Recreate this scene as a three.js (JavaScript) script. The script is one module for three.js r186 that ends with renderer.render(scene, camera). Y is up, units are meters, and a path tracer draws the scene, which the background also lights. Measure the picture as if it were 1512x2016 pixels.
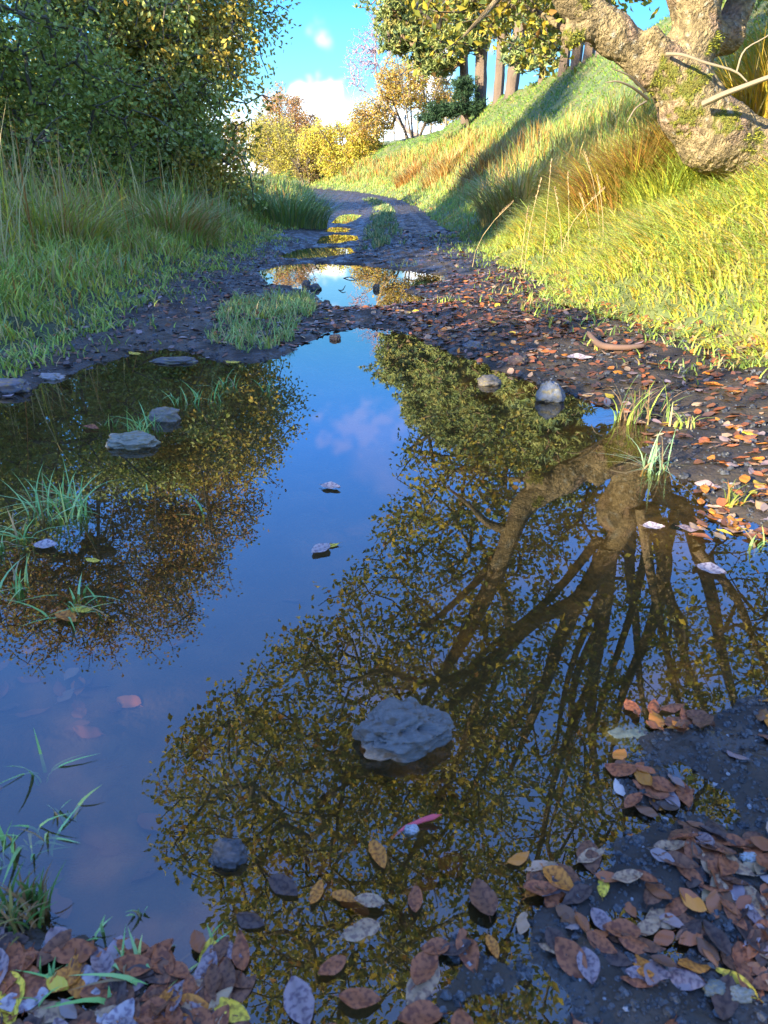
import * as THREE from 'three';
import { MarchingCubes } from 'three/addons/objects/MarchingCubes.js';
import { mergeVertices } from 'three/addons/utils/BufferGeometryUtils.js';
import { createNoise2D, createNoise3D, createNoise4D } from 'simplex-noise';

// ------------------------------------------------------------------ camera, sky, sun, exposure
const scene = new THREE.Scene();
const EYE = 0.6, PITCH = 24 * Math.PI / 180, F = 1450;
const camera = new THREE.PerspectiveCamera(2 * Math.atan(1008 / F) * 180 / Math.PI, 0.75, 0.05, 2000);
camera.position.set(0, EYE, 0);
camera.lookAt(0, EYE - Math.sin(PITCH), -Math.cos(PITCH));
camera.focus = 3.2; camera.userData.fStop = 15;
const renderer = new THREE.WebGLRenderer({ antialias: true });
renderer.toneMapping = THREE.LinearToneMapping;
renderer.toneMappingExposure = 4.5;
renderer.shadowMap.enabled = true;
const SUN = new THREE.Vector3(-0.76 * Math.cos(0.33), Math.sin(0.33), 0.65 * Math.cos(0.33)).normalize();
const sun = new THREE.DirectionalLight(new THREE.Color(1, 0.89, 0.64), 4.1);
sun.position.copy(SUN).multiplyScalar(80); sun.castShadow = true;
Object.assign(sun.shadow.camera, { left: -30, right: 30, top: 30, bottom: -30, near: 1, far: 200 });
sun.shadow.mapSize.set(4096, 4096); sun.shadow.radius = 1;
scene.add(sun, sun.target);

function mulberry(a) { return () => { a = (a + 0x6d2b79f5) | 0; let t = Math.imul(a ^ (a >>> 15), 1 | a); t = (t + Math.imul(t ^ (t >>> 7), 61 | t)) ^ t; return ((t ^ (t >>> 14)) >>> 0) / 4294967296; }; }
const n2 = createNoise2D(mulberry(11)), n3 = createNoise3D(mulberry(12)), n4 = createNoise4D(mulberry(13));
const fbm2 = (x, y, o = 4) => { let s = 0, a = 1, t = 0; for (let i = 0; i < o; i++) { s += a * n2(x, y); t += a; a *= 0.5; x = x * 2.03 + 7.1; y = y * 2.03 - 3.7; } return s / t; };
const fbm3 = (x, y, z, o = 3) => { let s = 0, a = 1, t = 0; for (let i = 0; i < o; i++) { s += a * n3(x, y, z); t += a; a *= 0.5; x = x * 2.03 + 7.1; y = y * 2.03 - 3.7; z = z * 2.03 + 1.3; } return s / t; };
const clamp = (x, a = 0, b = 1) => Math.min(b, Math.max(a, x)), lerp = (a, b, t) => a + (b - a) * t;
const smooth = (a, b, x) => { const t = clamp((x - a) / (b - a)); return t * t * (3 - 2 * t); };
const V = (x, y, z) => new THREE.Vector3(x, y, z);

{ // blue autumn sky with a white cumulus low ahead and faint wisps
  const W = 2048, H = 1024, data = new Float32Array(W * H * 4);
  const stops = [[0, [0.95, 0.97, 1.00]], [3, [0.50, 0.66, 0.82]], [6, [0.105, 0.275, 0.42]], [11, [0.05, 0.21, 0.44]], [18, [0.055, 0.24, 0.76]], [40, [0.095, 0.225, 0.64]], [90, [0.14, 0.24, 0.56]]];
  for (let r = 0; r < H; r++) {
    const el = ((r + 0.5) / H - 0.5) * 180;
    let c = stops[0][1];
    for (let k = 0; k + 1 < stops.length; k++) if (el >= stops[k][0]) { const t = clamp((el - stops[k][0]) / (stops[k + 1][0] - stops[k][0])); c = stops[k][1].map((v, i) => lerp(v, stops[k + 1][1][i], t)); }
    for (let q = 0; q < W; q++) {
      const th = ((q + 0.5) / W - 0.5) * 2 * Math.PI;
      let x = Math.cos(th), z = Math.sin(th);
      const az = Math.atan2(x, -z) * 180 / Math.PI;   // degrees right of the track
      let m = 0, p = 0;
      if (el > 0 && el < 60) {
        const n = fbm3(x * 9 + 133.2, el * 0.16, z * 9, 5);
        m = smooth(0.35, 0.75, n * 0.5 + 0.5 + 0.145 - el * 0.042) * smooth(0, 1.5, el);             // low cumulus all round
        const dx = (az + 4.6) / 2.3, dy = (el - 4.9) / 2.0;
        const g = fbm3(x * 30, el * 0.55, z * 30, 5);
        m = Math.max(m, smooth(0.05, 0.55, 1 - Math.hypot(dx, dy) + g * 0.45));
        p = smooth(0.15, 0.9, fbm3(x * 3.2, el * 0.09, z * 3.2, 5) + 0.12) * 0.20 * smooth(9, 16, el);
        p = Math.max(p, 0.20 * smooth(0.1, 0.9, 1 - Math.hypot((az + 1.6) / 5.5, (el - 17.5) / 2.6) + 0.8 * g));   // high wisps
      }
      const o = (r * W + q) * 4;
      for (let i = 0; i < 3; i++) data[o + i] = lerp(lerp(c[i], [0.62, 0.50, 0.70][i], p), [0.76, 0.78, 0.84][i], m);
      data[o + 3] = 1;
    }
  }
  const t = new THREE.DataTexture(data, W, H, THREE.RGBAFormat, THREE.FloatType);
  t.mapping = THREE.EquirectangularReflectionMapping; t.magFilter = THREE.LinearFilter; t.needsUpdate = true;
  scene.background = t; scene.environment = t;
}

// ------------------------------------------------------------------ helpers
// a(px, py, depth): the point that far ahead in that direction; r(): the same met by way of the still water; p(): on the water level
const dir = (px, py) => { const dy = 1008 - py, f = F * Math.cos(PITCH) + dy * Math.sin(PITCH); return [(px - 756) / f, (dy * Math.cos(PITCH) - F * Math.sin(PITCH)) / f]; };
const a = (px, py, D) => { const [l, u] = dir(px, py); return V(l * D, EYE + u * D, -D); };
const r = (px, py, D) => { const [l, u] = dir(px, py); return V(l * D, -EYE - u * D, -D); };
const p = (px, py) => { const [l, u] = dir(px, py), D = -EYE / u; return [l * D, D]; };

const taken = new Map();
function numbered(name) { const k = taken.get(name) ?? 0; taken.set(name, k + 1); return k ? name + '_' + String(k).padStart(3, '0') : name; }
function tag(o, label, category, group) { o.userData.label = label; if (category) o.userData.category = category; if (group) o.userData.group = group; return o; }
function shade(o) { o.castShadow = o.receiveShadow = true; return o; }
function thing(name, label, category, pos = [0, 0, 0], group) {
  const o = new THREE.Group(); o.name = numbered(name); o.position.set(...pos); scene.add(o); return tag(o, label, category, group);
}
function put(name, geometry, material, parent = scene) {
  const o = shade(new THREE.Mesh(geometry, material)); o.name = parent === scene ? numbered(name) : name; parent.add(o); return o;
}

class MB {  // grows one indexed geometry with a colour per vertex
  constructor() { this.n = 0; this.m = 0; this.P = new Float32Array(3 << 12); this.C = new Float32Array(3 << 12); this.U = new Float32Array(2 << 12); this.I = new Uint32Array(3 << 12); }
  v(x, y, z, c, u = 0, w = 0) {
    if (this.n * 3 + 3 > this.P.length) for (const k of ['P', 'C', 'U']) { const b = new Float32Array(this[k].length * 2); b.set(this[k]); this[k] = b; }
    const o = this.n * 3; this.P[o] = x; this.P[o + 1] = y; this.P[o + 2] = z; this.C[o] = c[0]; this.C[o + 1] = c[1]; this.C[o + 2] = c[2]; this.U[this.n * 2] = u; this.U[this.n * 2 + 1] = w;
    return this.n++;
  }
  f(i, j, k) { if (this.m + 3 > this.I.length) { const b = new Uint32Array(this.I.length * 2); b.set(this.I); this.I = b; } this.I[this.m++] = i; this.I[this.m++] = j; this.I[this.m++] = k; }
  geo(origin) {
    const g = new THREE.BufferGeometry();
    g.setAttribute('position', new THREE.BufferAttribute(this.P.slice(0, this.n * 3), 3)); g.setAttribute('color', new THREE.BufferAttribute(this.C.slice(0, this.n * 3), 3));
    g.setAttribute('uv', new THREE.BufferAttribute(this.U.slice(0, this.n * 2), 2)); g.setIndex(new THREE.BufferAttribute(this.I.slice(0, this.m), 1));
    if (origin) g.translate(-origin[0], -origin[1], -origin[2]);
    g.computeVertexNormals(); return g;
  }
}
const pick = (rnd, list) => { let s = 0; for (const e of list) s += e[0]; let t = rnd() * s; for (const e of list) { t -= e[0]; if (t <= 0) return e[1]; } return list[0][1]; };
const tint = (rnd, c, s = 0.22) => { const k = 1 + (rnd() - 0.5) * 2 * s; return [c[0] * k * (1 + (rnd() - 0.5) * 0.16), c[1] * k, c[2] * k * (1 + (rnd() - 0.5) * 0.2)]; };

function blade(mb, x, y, z, h, w, az, bend, c, segs = 3, twist = 0) {
  const dx = Math.cos(az), dz = Math.sin(az), sx = -Math.sin(az + twist) * w * 0.5, sz = Math.cos(az + twist) * w * 0.5;
  let i0 = -1, i1 = -1;
  for (let s = 0; s <= segs; s++) {
    const t = s / segs, up = h * (t - 0.42 * bend * t * t), out = h * bend * t * t * 0.9, k = 1 - Math.pow(t, 1.8) * 0.9;
    const X = x + dx * out, Y = y + up, Z = z + dz * out;
    if (s < segs) {
      const j0 = mb.v(X - sx * k, Y, Z - sz * k, c), j1 = mb.v(X + sx * k, Y, Z + sz * k, c);
      if (s) { mb.f(i0, i1, j0); mb.f(i1, j1, j0); }
      i0 = j0; i1 = j1;
    } else mb.f(i0, i1, mb.v(X, Y, Z, c));
  }
}
const _d = V(), _s = V(), _u = V();
function leaf(mb, x, y, z, d, len, wid, c, rnd, fine) {
  _d.copy(d).normalize(); _s.set(rnd() - 0.5, rnd() - 0.5, rnd() - 0.5).cross(_d).normalize(); _u.copy(_d).cross(_s);
  const w = wid * 0.5, P = (t, s, u) => mb.v(x + _d.x * t + _s.x * s + _u.x * u, y + _d.y * t + _s.y * s + _u.y * u, z + _d.z * t + _s.z * s + _u.z * u, c);
  if (fine) {
    const b = P(0, 0, 0), l = P(len * 0.55, -w, w * 0.5), q = P(len * 0.55, w, w * 0.5), t = P(len, 0, -w * 0.3), m = P(len * 0.55, 0, 0);
    mb.f(b, q, m); mb.f(b, m, l); mb.f(m, q, t); mb.f(m, t, l);
  } else { const b = P(0, 0, 0), l = P(len * 0.55, -w, 0), q = P(len * 0.55, w, 0), t = P(len, 0, 0); mb.f(b, q, l); mb.f(q, t, l); }
}
function prism(mb, A, B, ra, rb, sides, c) {
  _d.subVectors(B, A); const L = _d.length(); if (L < 1e-5) return; _d.divideScalar(L);
  _s.set(Math.abs(_d.y) < 0.9 ? 0 : 1, Math.abs(_d.y) < 0.9 ? 1 : 0, 0).cross(_d).normalize(); _u.copy(_d).cross(_s);
  const i0 = mb.n;
  for (let k = 0; k < sides; k++) { const t = k / sides * 2 * Math.PI, co = Math.cos(t), si = Math.sin(t); for (const [Q, q] of [[A, ra], [B, rb]]) mb.v(Q.x + (_s.x * co + _u.x * si) * q, Q.y + (_s.y * co + _u.y * si) * q, Q.z + (_s.z * co + _u.z * si) * q, c, k / sides * 0.3, Q === A ? 0 : L); }
  for (let k = 0; k < sides; k++) { const i = i0 + k * 2, j = i0 + ((k + 1) % sides) * 2; mb.f(i, j, i + 1); mb.f(j, j + 1, i + 1); }
}
function sweep(mb, pts, radii, sides, step, color, rough = 0.06, cap = true) {  // bark tube along a curve, uv in metres
  const cv = new THREE.CatmullRomCurve3(pts), L = cv.getLength(), n = Math.max(2, Math.ceil(L / step)), N = V(0.3, 0.1, 1), T = V(), B = V(), Q = V(), i0 = mb.n;
  for (let i = 0; i <= n; i++) {
    const t = i / n, f = t * (radii.length - 1), k = Math.min(radii.length - 2, Math.floor(f)), R = lerp(radii[k], radii[k + 1], f - k);
    cv.getPoint(t, Q); cv.getTangent(t, T); N.addScaledVector(T, -N.dot(T)).normalize(); B.copy(T).cross(N);
    for (let s = 0; s <= sides; s++) {
      const g = s / sides * 2 * Math.PI, cx = Math.cos(g), sx = Math.sin(g), X = N.x * cx + B.x * sx, Y = N.y * cx + B.y * sx, Z = N.z * cx + B.z * sx;
      const q = R * (1 + rough * fbm3((Q.x + X * R) * 7, (Q.y + Y * R) * 7, (Q.z + Z * R) * 7, 3) * 2);
      mb.v(Q.x + X * q, Q.y + Y * q, Q.z + Z * q, color(Q.x + X * q, Q.y + Y * q, Q.z + Z * q, Y), s / sides * Math.max(0.1, Math.round(2 * Math.PI * radii[0] * 10) / 10), t * L);
    }
  }
  for (let i = 0; i < n; i++) for (let s = 0; s < sides; s++) { const q = i0 + i * (sides + 1) + s; mb.f(q, q + 1, q + sides + 1); mb.f(q + 1, q + sides + 2, q + sides + 1); }
  if (cap) { const e = mb.v(Q.x + T.x * 0.01, Q.y + T.y * 0.01, Q.z + T.z * 0.01, color(Q.x, Q.y, Q.z, 0)), b = i0 + n * (sides + 1); for (let s = 0; s < sides; s++) mb.f(b + s, b + s + 1, e); }
}

// ------------------------------------------------------------------ textures and materials
function grain(size, fn, srgb) {
  const d = new Uint8Array(size * size * 4);
  for (let y = 0; y < size; y++) for (let x = 0; x < size; x++) { const v = fn(x / size, y / size), o = (y * size + x) * 4; for (let i = 0; i < 3; i++) d[o + i] = clamp(Array.isArray(v) ? v[i] : v) * 255; d[o + 3] = 255; }
  const t = new THREE.DataTexture(d, size, size); t.wrapS = t.wrapT = THREE.RepeatWrapping; t.magFilter = THREE.LinearFilter; if (srgb) t.colorSpace = THREE.SRGBColorSpace; t.needsUpdate = true; return t;
}
const tileable = (f, k, o, ox = 0) => (u, v) => { const A = 2 * Math.PI; let s = 0, am = 1, t = 0, q = k; for (let i = 0; i < o; i++) { s += am * n4(Math.cos(u * A) * q + ox, Math.sin(u * A) * q, Math.cos(v * A) * q + i * 9, Math.sin(v * A) * q); t += am; am *= 0.55; q *= 2; } return f(s / t * 0.5 + 0.5, u, v); };
const mudBump = grain(512, tileable(h => h, 1.3, 6));
const mudRough = grain(256, tileable(h => 0.42 + 0.52 * smooth(0.36, 0.66, h), 0.8, 4, 40));
const barkBump = grain(512, tileable((h, u, v) => 1 - Math.pow(Math.abs(h - 0.5) * 2, 0.6), 1.0, 5, 80));
const stoneBump = grain(256, tileable(h => h, 1.2, 5, 120));
const rep = (t, k, l = k) => { const c = t.clone(); c.repeat.set(k, l); c.needsUpdate = true; return c; };
const foliage = (tr = 0.35, rough = 0.7) => new THREE.MeshPhysicalMaterial({ vertexColors: true, side: THREE.DoubleSide, roughness: rough, transmission: tr, thickness: 0, ior: 1.4, specularIntensity: 0.6 });
const M = {
  mud: new THREE.MeshStandardMaterial({ vertexColors: true, roughness: 1, roughnessMap: rep(mudRough, 1.1), bumpMap: rep(mudBump, 2.2), bumpScale: 0.016 }),
  soil: new THREE.MeshStandardMaterial({ vertexColors: true, roughness: 0.95, bumpMap: rep(mudBump, 1.3), bumpScale: 0.02 }),
  water: new THREE.MeshPhysicalMaterial({ color: new THREE.Color(0.66, 0.57, 0.38), transmission: 1, thickness: 0, roughness: 0, ior: 1.74, side: THREE.DoubleSide }),
  leaf: foliage(0.35), leaf2: foliage(0.5, 0.8), grass: foliage(0.3, 0.75), needle: foliage(0.15, 0.8),
  bark: new THREE.MeshStandardMaterial({ vertexColors: true, roughness: 0.92, bumpMap: rep(barkBump, 4, 3), bumpScale: 0.02 }),
  bark2: new THREE.MeshStandardMaterial({ vertexColors: true, roughness: 0.9 }),
  dry: new THREE.MeshStandardMaterial({ vertexColors: true, roughness: 0.85, side: THREE.DoubleSide }),
  litter: new THREE.MeshPhysicalMaterial({ vertexColors: true, side: THREE.DoubleSide, roughness: 0.42, specularIntensity: 0.7 }),
  stone: new THREE.MeshStandardMaterial({ vertexColors: true, roughness: 0.85, bumpMap: rep(stoneBump, 14), bumpScale: 0.0016 }),
  gravel: new THREE.MeshStandardMaterial({ roughness: 0.5, color: 0xffffff, flatShading: true }),
  wood: new THREE.MeshStandardMaterial({ color: new THREE.Color(0.22, 0.19, 0.15), roughness: 0.9 }),
};

// ------------------------------------------------------------------ the lie of the land
const bend = D => (D < 18 ? 0 : -0.012 * (Math.min(D, 46) - 18) ** 2);
const table = (rows, D, k) => { if (D <= rows[0][0]) return rows[0][k]; for (let i = 0; i + 1 < rows.length; i++) if (D <= rows[i + 1][0]) { const t = smooth(0, 1, (D - rows[i][0]) / (rows[i + 1][0] - rows[i][0])) * 0.5 + 0.5 * (D - rows[i][0]) / (rows[i + 1][0] - rows[i][0]); return lerp(rows[i][k], rows[i + 1][k], t); } return rows[rows.length - 1][k]; };
const CREST = [[-10, 5, 2.8], [8, 5, 3.0], [15, 5, 3.16], [20, 4.3, 3.0], [26, 3.2, 2.73], [32, 1.85, 2.26], [40, -0.9, 2.0], [50, -5, 2.1], [70, -14, 2.1]];
const toeR = D => bend(D) + (D < 2 ? 1.55 : D < 3.6 ? lerp(1.55, 0.98, (D - 2) / 1.6) : 0.98) + 0.10 * n2(D * 0.9, 3) + 0.05 * n2(D * 3, 5) - 0.08 * smooth(6, 9, D) * (D < 9 ? 1 : 1);
const toeL = D => bend(D) - 1.36 + 0.10 * n2(D * 0.9, 13) + 0.06 * n2(D * 3.1, 15);
const puddles = [
  [[640, 652], [720, 643], [800, 652], [860, 672], [900, 692], [1000, 730], [1100, 762], [1210, 802], [1280, 838], [1300, 880], [1330, 930], [1400, 985], [1512, 1030], [1660, 1100], [1720, 1260], [1640, 1340], [1512, 1400], [1400, 1440], [1300, 1500], [1270, 1560], [1290, 1630], [1190, 1720], [1080, 1780], [1000, 1840], [930, 1920], [880, 2016], [860, 2200], [560, 2200], [470, 1980], [400, 1900], [300, 1868], [200, 1850], [60, 1848], [-150, 1850], [-500, 1700], [-700, 1300], [-400, 950], [-150, 830], [0, 785], [80, 748], [180, 716], [260, 692], [360, 684], [420, 704], [500, 712], [560, 692], [600, 668]],
  [[505, 533], [560, 520], [640, 518], [720, 522], [800, 532], [880, 542], [885, 556], [820, 566], [800, 574], [850, 586], [860, 594], [760, 605], [655, 608], [628, 592], [600, 570], [520, 562]],
  [[540, 507], [590, 491], [640, 487], [690, 488], [700, 497], [640, 508], [590, 512]],
  [[622, 479], [632, 466], [660, 462], [703, 464], [706, 472], [660, 480]],
  [[640, 457], [650, 448], [672, 447], [690, 451], [680, 458]],
  [[652, 440], [668, 425], [690, 421], [712, 424], [700, 433], [680, 441]],
].map(q => { const w = q.map(([x, y]) => p(x, y)); w.box = [Math.min(...w.map(e => e[0])), Math.max(...w.map(e => e[0])), Math.min(...w.map(e => e[1])), Math.max(...w.map(e => e[1]))]; return w; });
function sdPoly(q, x, y) {
  let d = 1e9, s = 1;
  for (let i = 0, j = q.length - 1; i < q.length; j = i++) {
    const ax = q[j][0] - q[i][0], ay = q[j][1] - q[i][1], bx = x - q[i][0], by = y - q[i][1], t = clamp((bx * ax + by * ay) / (ax * ax + ay * ay));
    d = Math.min(d, (bx - ax * t) ** 2 + (by - ay * t) ** 2);
    const c1 = y >= q[i][1], c2 = y < q[j][1], c3 = ax * by > ay * bx;
    if ((c1 && c2 && c3) || (!c1 && !c2 && !c3)) s = -s;
  }
  return s * Math.sqrt(d);
}
function toWater(x, D) { let d = 9; for (const q of puddles) { const b = q.box; if (x < b[0] - 0.7 || x > b[1] + 0.7 || D < b[2] - 0.7 || D > b[3] + 0.7) continue; d = Math.min(d, sdPoly(q, x, D)); } return d; }
function rise(D) { return D < 17 ? 0 : 0.26 * smooth(17, 32, D) + 0.015 * Math.max(0, D - 30); }
function ground(x, D) {
  const c = bend(D), base = rise(D), tl = toeL(D), tr = toeR(D);
  let h = lerp(0.016, 0.038, smooth(0.9, 1.6, D)) + 0.022 * fbm2(x * 1.7, D * 1.7, 3) * smooth(0.2, 1.6, D);
  const s = x - c;
  if (D > 6) h += smooth(6, 8.5, D) * (0.035 * Math.exp(-(((s - 0.05) / 0.28) ** 2)) + 0.02 * smooth(0.1, 0.6, s) - 0.012 * Math.exp(-(((s + 0.62) / 0.35) ** 2)));
  h += 0.012 * fbm2(x * 6 + 5, D * 6, 2) + 0.006 * n2(x * 23, D * 23) + 0.010 * Math.max(0, fbm2(x * 13, D * 13 + 70, 3)) * smooth(0.02, 0.2, toWater(x, D)) * (D > 1.2 ? 1 : 0);
  const d = toWater(x, D);
  if (d < 0.5) { const n = (0.010 * n2(x * 5 + 9, D * 5) + 0.006 * n2(x * 16, D * 16 + 4)) * (D > 3.3 ? 0.7 : 1); h = d < 0 ? (D > 7 ? 0.001 + 0.5 * n : (D < 1.3 ? 0.004 : 0.008) + n) - Math.min(0.055, -d * (D > 3.3 ? 0.55 : 0.30)) - Math.min(0.03, -d * 0.03) * smooth(-0.9, -0.2, x) : lerp(D > 7 ? 0.004 + 0.5 * n : (D < 1.3 ? 0.004 : 0.010) + n, h, smooth(0, 0.5, d)); }
  h += base;
  if (x < tl) { const t = tl - x; h += 0.10 * smooth(0, 0.5, t) + 0.12 * smooth(0.3, 2.5, t) + 0.05 * fbm2(x * 0.7, D * 0.7, 2) * smooth(0, 1, t) - (t > 6 ? 0.02 * (t - 6) * (t < 60 ? 1 : 60 / t) : 0); }
  if (x > tr) {
    const cx = table(CREST, D, 1), ch = table(CREST, D, 2) - base - 0.04, w = Math.max(0.8, cx - tr), t = (x - tr) / w;
    const q = Math.min(t, 1), e = t < 1 ? ch * (0.33 * q + 1.15 * q * q - 0.48 * q * q * q) : ch + 0.03 * Math.min(x - cx, 30) + 0.5 * smooth(0, 2.5, x - cx);
    h += e - 0.26 * Math.exp(-((x - 2.75) ** 2 + (D - 5.0) ** 2) / 0.32) + 0.07 * smooth(0, 0.3, x - tr) + 0.09 * fbm2(x * 0.9, D * 0.9, 3) * smooth(0.1, 1.2, x - tr);
  }
  return h;
}

{ // one sheet of ground, finer near the puddle; the faces of the track are a mesh of their own
  const steps = segs => { const o = []; for (const [from, to, st] of segs) { const n = Math.max(1, Math.round((to - from) / st)); for (let i = 0; i < n; i++) o.push(from + (to - from) * i / n); } o.push(segs[segs.length - 1][1]); return o; };
  const xs = steps([[-700, -120, 90], [-120, -30, 10], [-30, -8, 1], [-8, -3, 0.2], [-3, -1.8, 0.06], [-1.8, -0.8, 0.025], [-0.8, 0.8, 0.0145], [0.8, 1.8, 0.025], [1.8, 6, 0.075], [6, 14, 0.4], [14, 40, 2], [40, 120, 10], [120, 700, 90]]);
  const ds = steps([[-700, -100, 100], [-100, -20, 10], [-20, -3, 1.5], [-3, 0.1, 0.2], [0.1, 0.3, 0.025], [0.3, 1.2, 0.0125], [1.2, 2.4, 0.024], [2.4, 7, 0.045], [7, 16, 0.1], [16, 34, 0.3], [34, 60, 1], [60, 120, 6], [120, 700, 80]]);
  const nx = xs.length, nd = ds.length, P = new Float32Array(nx * nd * 3), C = new Float32Array(nx * nd * 3), U = new Float32Array(nx * nd * 2), onTrack = new Uint8Array(nx * nd);
  for (let j = 0; j < nd; j++) for (let i = 0; i < nx; i++) {
    const x = xs[i], D = ds[j], o = (j * nx + i) * 3, y = ground(x, D), tr = toeR(D), tl = toeL(D), tk = x > tl && x < tr;
    P[o] = x; P[o + 1] = y; P[o + 2] = -D; U[(j * nx + i) * 2] = x; U[(j * nx + i) * 2 + 1] = D; onTrack[j * nx + i] = tk ? 1 : 0;
    const k = fbm2(x * 2.3 + 3, D * 2.3, 4), q = fbm2(x * 17, D * 17, 2), g = 1 + 0.35 * k + 0.25 * q;
    let c;
    if (tk && y < -0.004 && toWater(x, D) < 0) c = [0.060 * g, 0.045 * g, 0.023 * g];
    else if (tk) { const silt = smooth(-0.3, 0.6, fbm2(x * 1.1, D * 1.1 + 50, 3)); c = [lerp(0.032, 0.054, silt) * g, lerp(0.023, 0.038, silt) * g, lerp(0.016, 0.021, silt) * g]; }
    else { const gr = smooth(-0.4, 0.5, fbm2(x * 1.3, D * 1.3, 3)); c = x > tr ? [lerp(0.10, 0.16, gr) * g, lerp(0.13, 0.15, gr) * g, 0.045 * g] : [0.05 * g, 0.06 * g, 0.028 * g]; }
    C.set(c, o);
  }
  const full = []; const part = [[], []];
  for (let j = 0; j + 1 < nd; j++) for (let i = 0; i + 1 < nx; i++) {
    const q = j * nx + i, t = onTrack[q] + onTrack[q + 1] + onTrack[q + nx] + onTrack[q + nx + 1] > 2 ? 1 : 0;
    for (const e of [q, q + 1, q + nx, q + 1, q + nx + 1, q + nx]) { full.push(e); part[t].push(e); }
  }
  const g = new THREE.BufferGeometry(); g.setAttribute('position', new THREE.BufferAttribute(P, 3)); g.setIndex(full); g.computeVertexNormals();
  const N = g.attributes.normal.array;
  part.forEach((idx, k) => {
    const map = new Int32Array(nx * nd).fill(-1), keep = []; const out = new Uint32Array(idx.length);
    idx.forEach((e, i) => { if (map[e] < 0) { map[e] = keep.length; keep.push(e); } out[i] = map[e]; });
    const b = new THREE.BufferGeometry(), take = (A, w) => { const B = new Float32Array(keep.length * w); keep.forEach((e, i) => { for (let c = 0; c < w; c++) B[i * w + c] = A[e * w + c]; }); return new THREE.BufferAttribute(B, w); };
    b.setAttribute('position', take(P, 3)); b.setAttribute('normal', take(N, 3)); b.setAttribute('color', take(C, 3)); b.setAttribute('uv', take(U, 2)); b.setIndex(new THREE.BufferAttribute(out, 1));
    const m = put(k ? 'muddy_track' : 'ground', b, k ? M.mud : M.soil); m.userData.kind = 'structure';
    m.userData.label = k ? 'dark wet muddy track with ruts and hollows running ahead' : 'grassy verge and embankment ground beside the track';
  });
}
puddles.forEach((q, i) => { // still water, one sheet to each hollow
  const s = new THREE.Shape(), c = [0, 0]; q.forEach(e => { c[0] += e[0] / q.length; c[1] += e[1] / q.length; });
  q.forEach((e, k) => { const L = Math.hypot(e[0] - c[0], e[1] - c[1]), f = 1 + Math.min(0.10, L * 0.5) / L; s[k ? 'lineTo' : 'moveTo'](c[0] + (e[0] - c[0]) * f, -(c[1] + (e[1] - c[1]) * f)); });
  const g = new THREE.ShapeGeometry(s); g.rotateX(Math.PI / 2); if (g.attributes.normal.getY(0) < 0) { const ix = g.index.array; for (let k = 0; k < ix.length; k += 3) [ix[k], ix[k + 1]] = [ix[k + 1], ix[k]]; g.computeVertexNormals(); }
  // shape y = -D became z
  const m = put('puddle_water', g, M.water); m.position.y = i > 3 ? rise(q.box[2]) + 0.002 : 0.001; m.userData.kind = 'structure';
  m.userData.label = ['large still puddle in the foreground mirroring sky and trees', 'second puddle beyond the leafy strip of mud', 'shallow puddle mirroring a white cloud', 'narrow puddle mirroring yellow bushes, third from far', 'small sliver of water in the rut', 'farthest puddle where the track bends'][i];
});

// ------------------------------------------------------------------ trees
function grow(skel, attract, rnd, twigR, sag = 0.06) {  // joins every point of the crown to the nearest wood: returns nodes with parent and radius
  const X = [], Y = [], Z = [], par = [], leafAt = [];
  for (const s of skel) { X.push(s.x); Y.push(s.y); Z.push(s.z); par.push(-1); }
  const ns = X.length;
  const near = (q) => { let b = 0, d = 1e18; for (let i = 0; i < X.length; i++) { const e = (X[i] - q.x) ** 2 + (Y[i] - q.y) ** 2 + (Z[i] - q.z) ** 2; if (e < d) { d = e; b = i; } } return [b, Math.sqrt(d)]; };
  const order = attract.map(q => [near(q)[1], q]).sort((m, n) => m[0] - n[0]);
  for (const [, q] of order) {
    const [b, d] = near(q); let last = b; const n = Math.max(1, Math.min(4, Math.round(d / 0.3)));
    for (let k = 1; k <= n; k++) {
      const t = k / n, w = k < n ? d * 0.10 : 0;
      X.push(lerp(X[b], q.x, t) + (rnd() - 0.5) * w); Y.push(lerp(Y[b], q.y, t) + (rnd() - 0.5) * w + sag * d * Math.sin(Math.PI * t)); Z.push(lerp(Z[b], q.z, t) + (rnd() - 0.5) * w); par.push(last); last = X.length - 1;
    }
    leafAt.push(last);
  }
  const cnt = new Float32Array(X.length); for (const l of leafAt) cnt[l] += 1;
  for (let i = X.length - 1; i >= ns; i--) cnt[par[i]] += cnt[i];
  const R = i => twigR * Math.pow(Math.max(1, cnt[i]), 0.42);
  return { X, Y, Z, par, ns, leafAt, R };
}
function twigs(mb, t, c, rnd) {
  const A = V(), B = V();
  for (let i = t.ns; i < t.X.length; i++) { const q = t.par[i]; A.set(t.X[q], t.Y[q], t.Z[q]); B.set(t.X[i], t.Y[i], t.Z[i]); const rb = t.R(i), ra = q < t.ns ? rb * 1.15 : Math.min(t.R(q), rb * 1.8); prism(mb, A, B, ra, rb * 0.85, rb > 0.012 ? 5 : 3, tint(rnd, c, 0.2)); }
}
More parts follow.
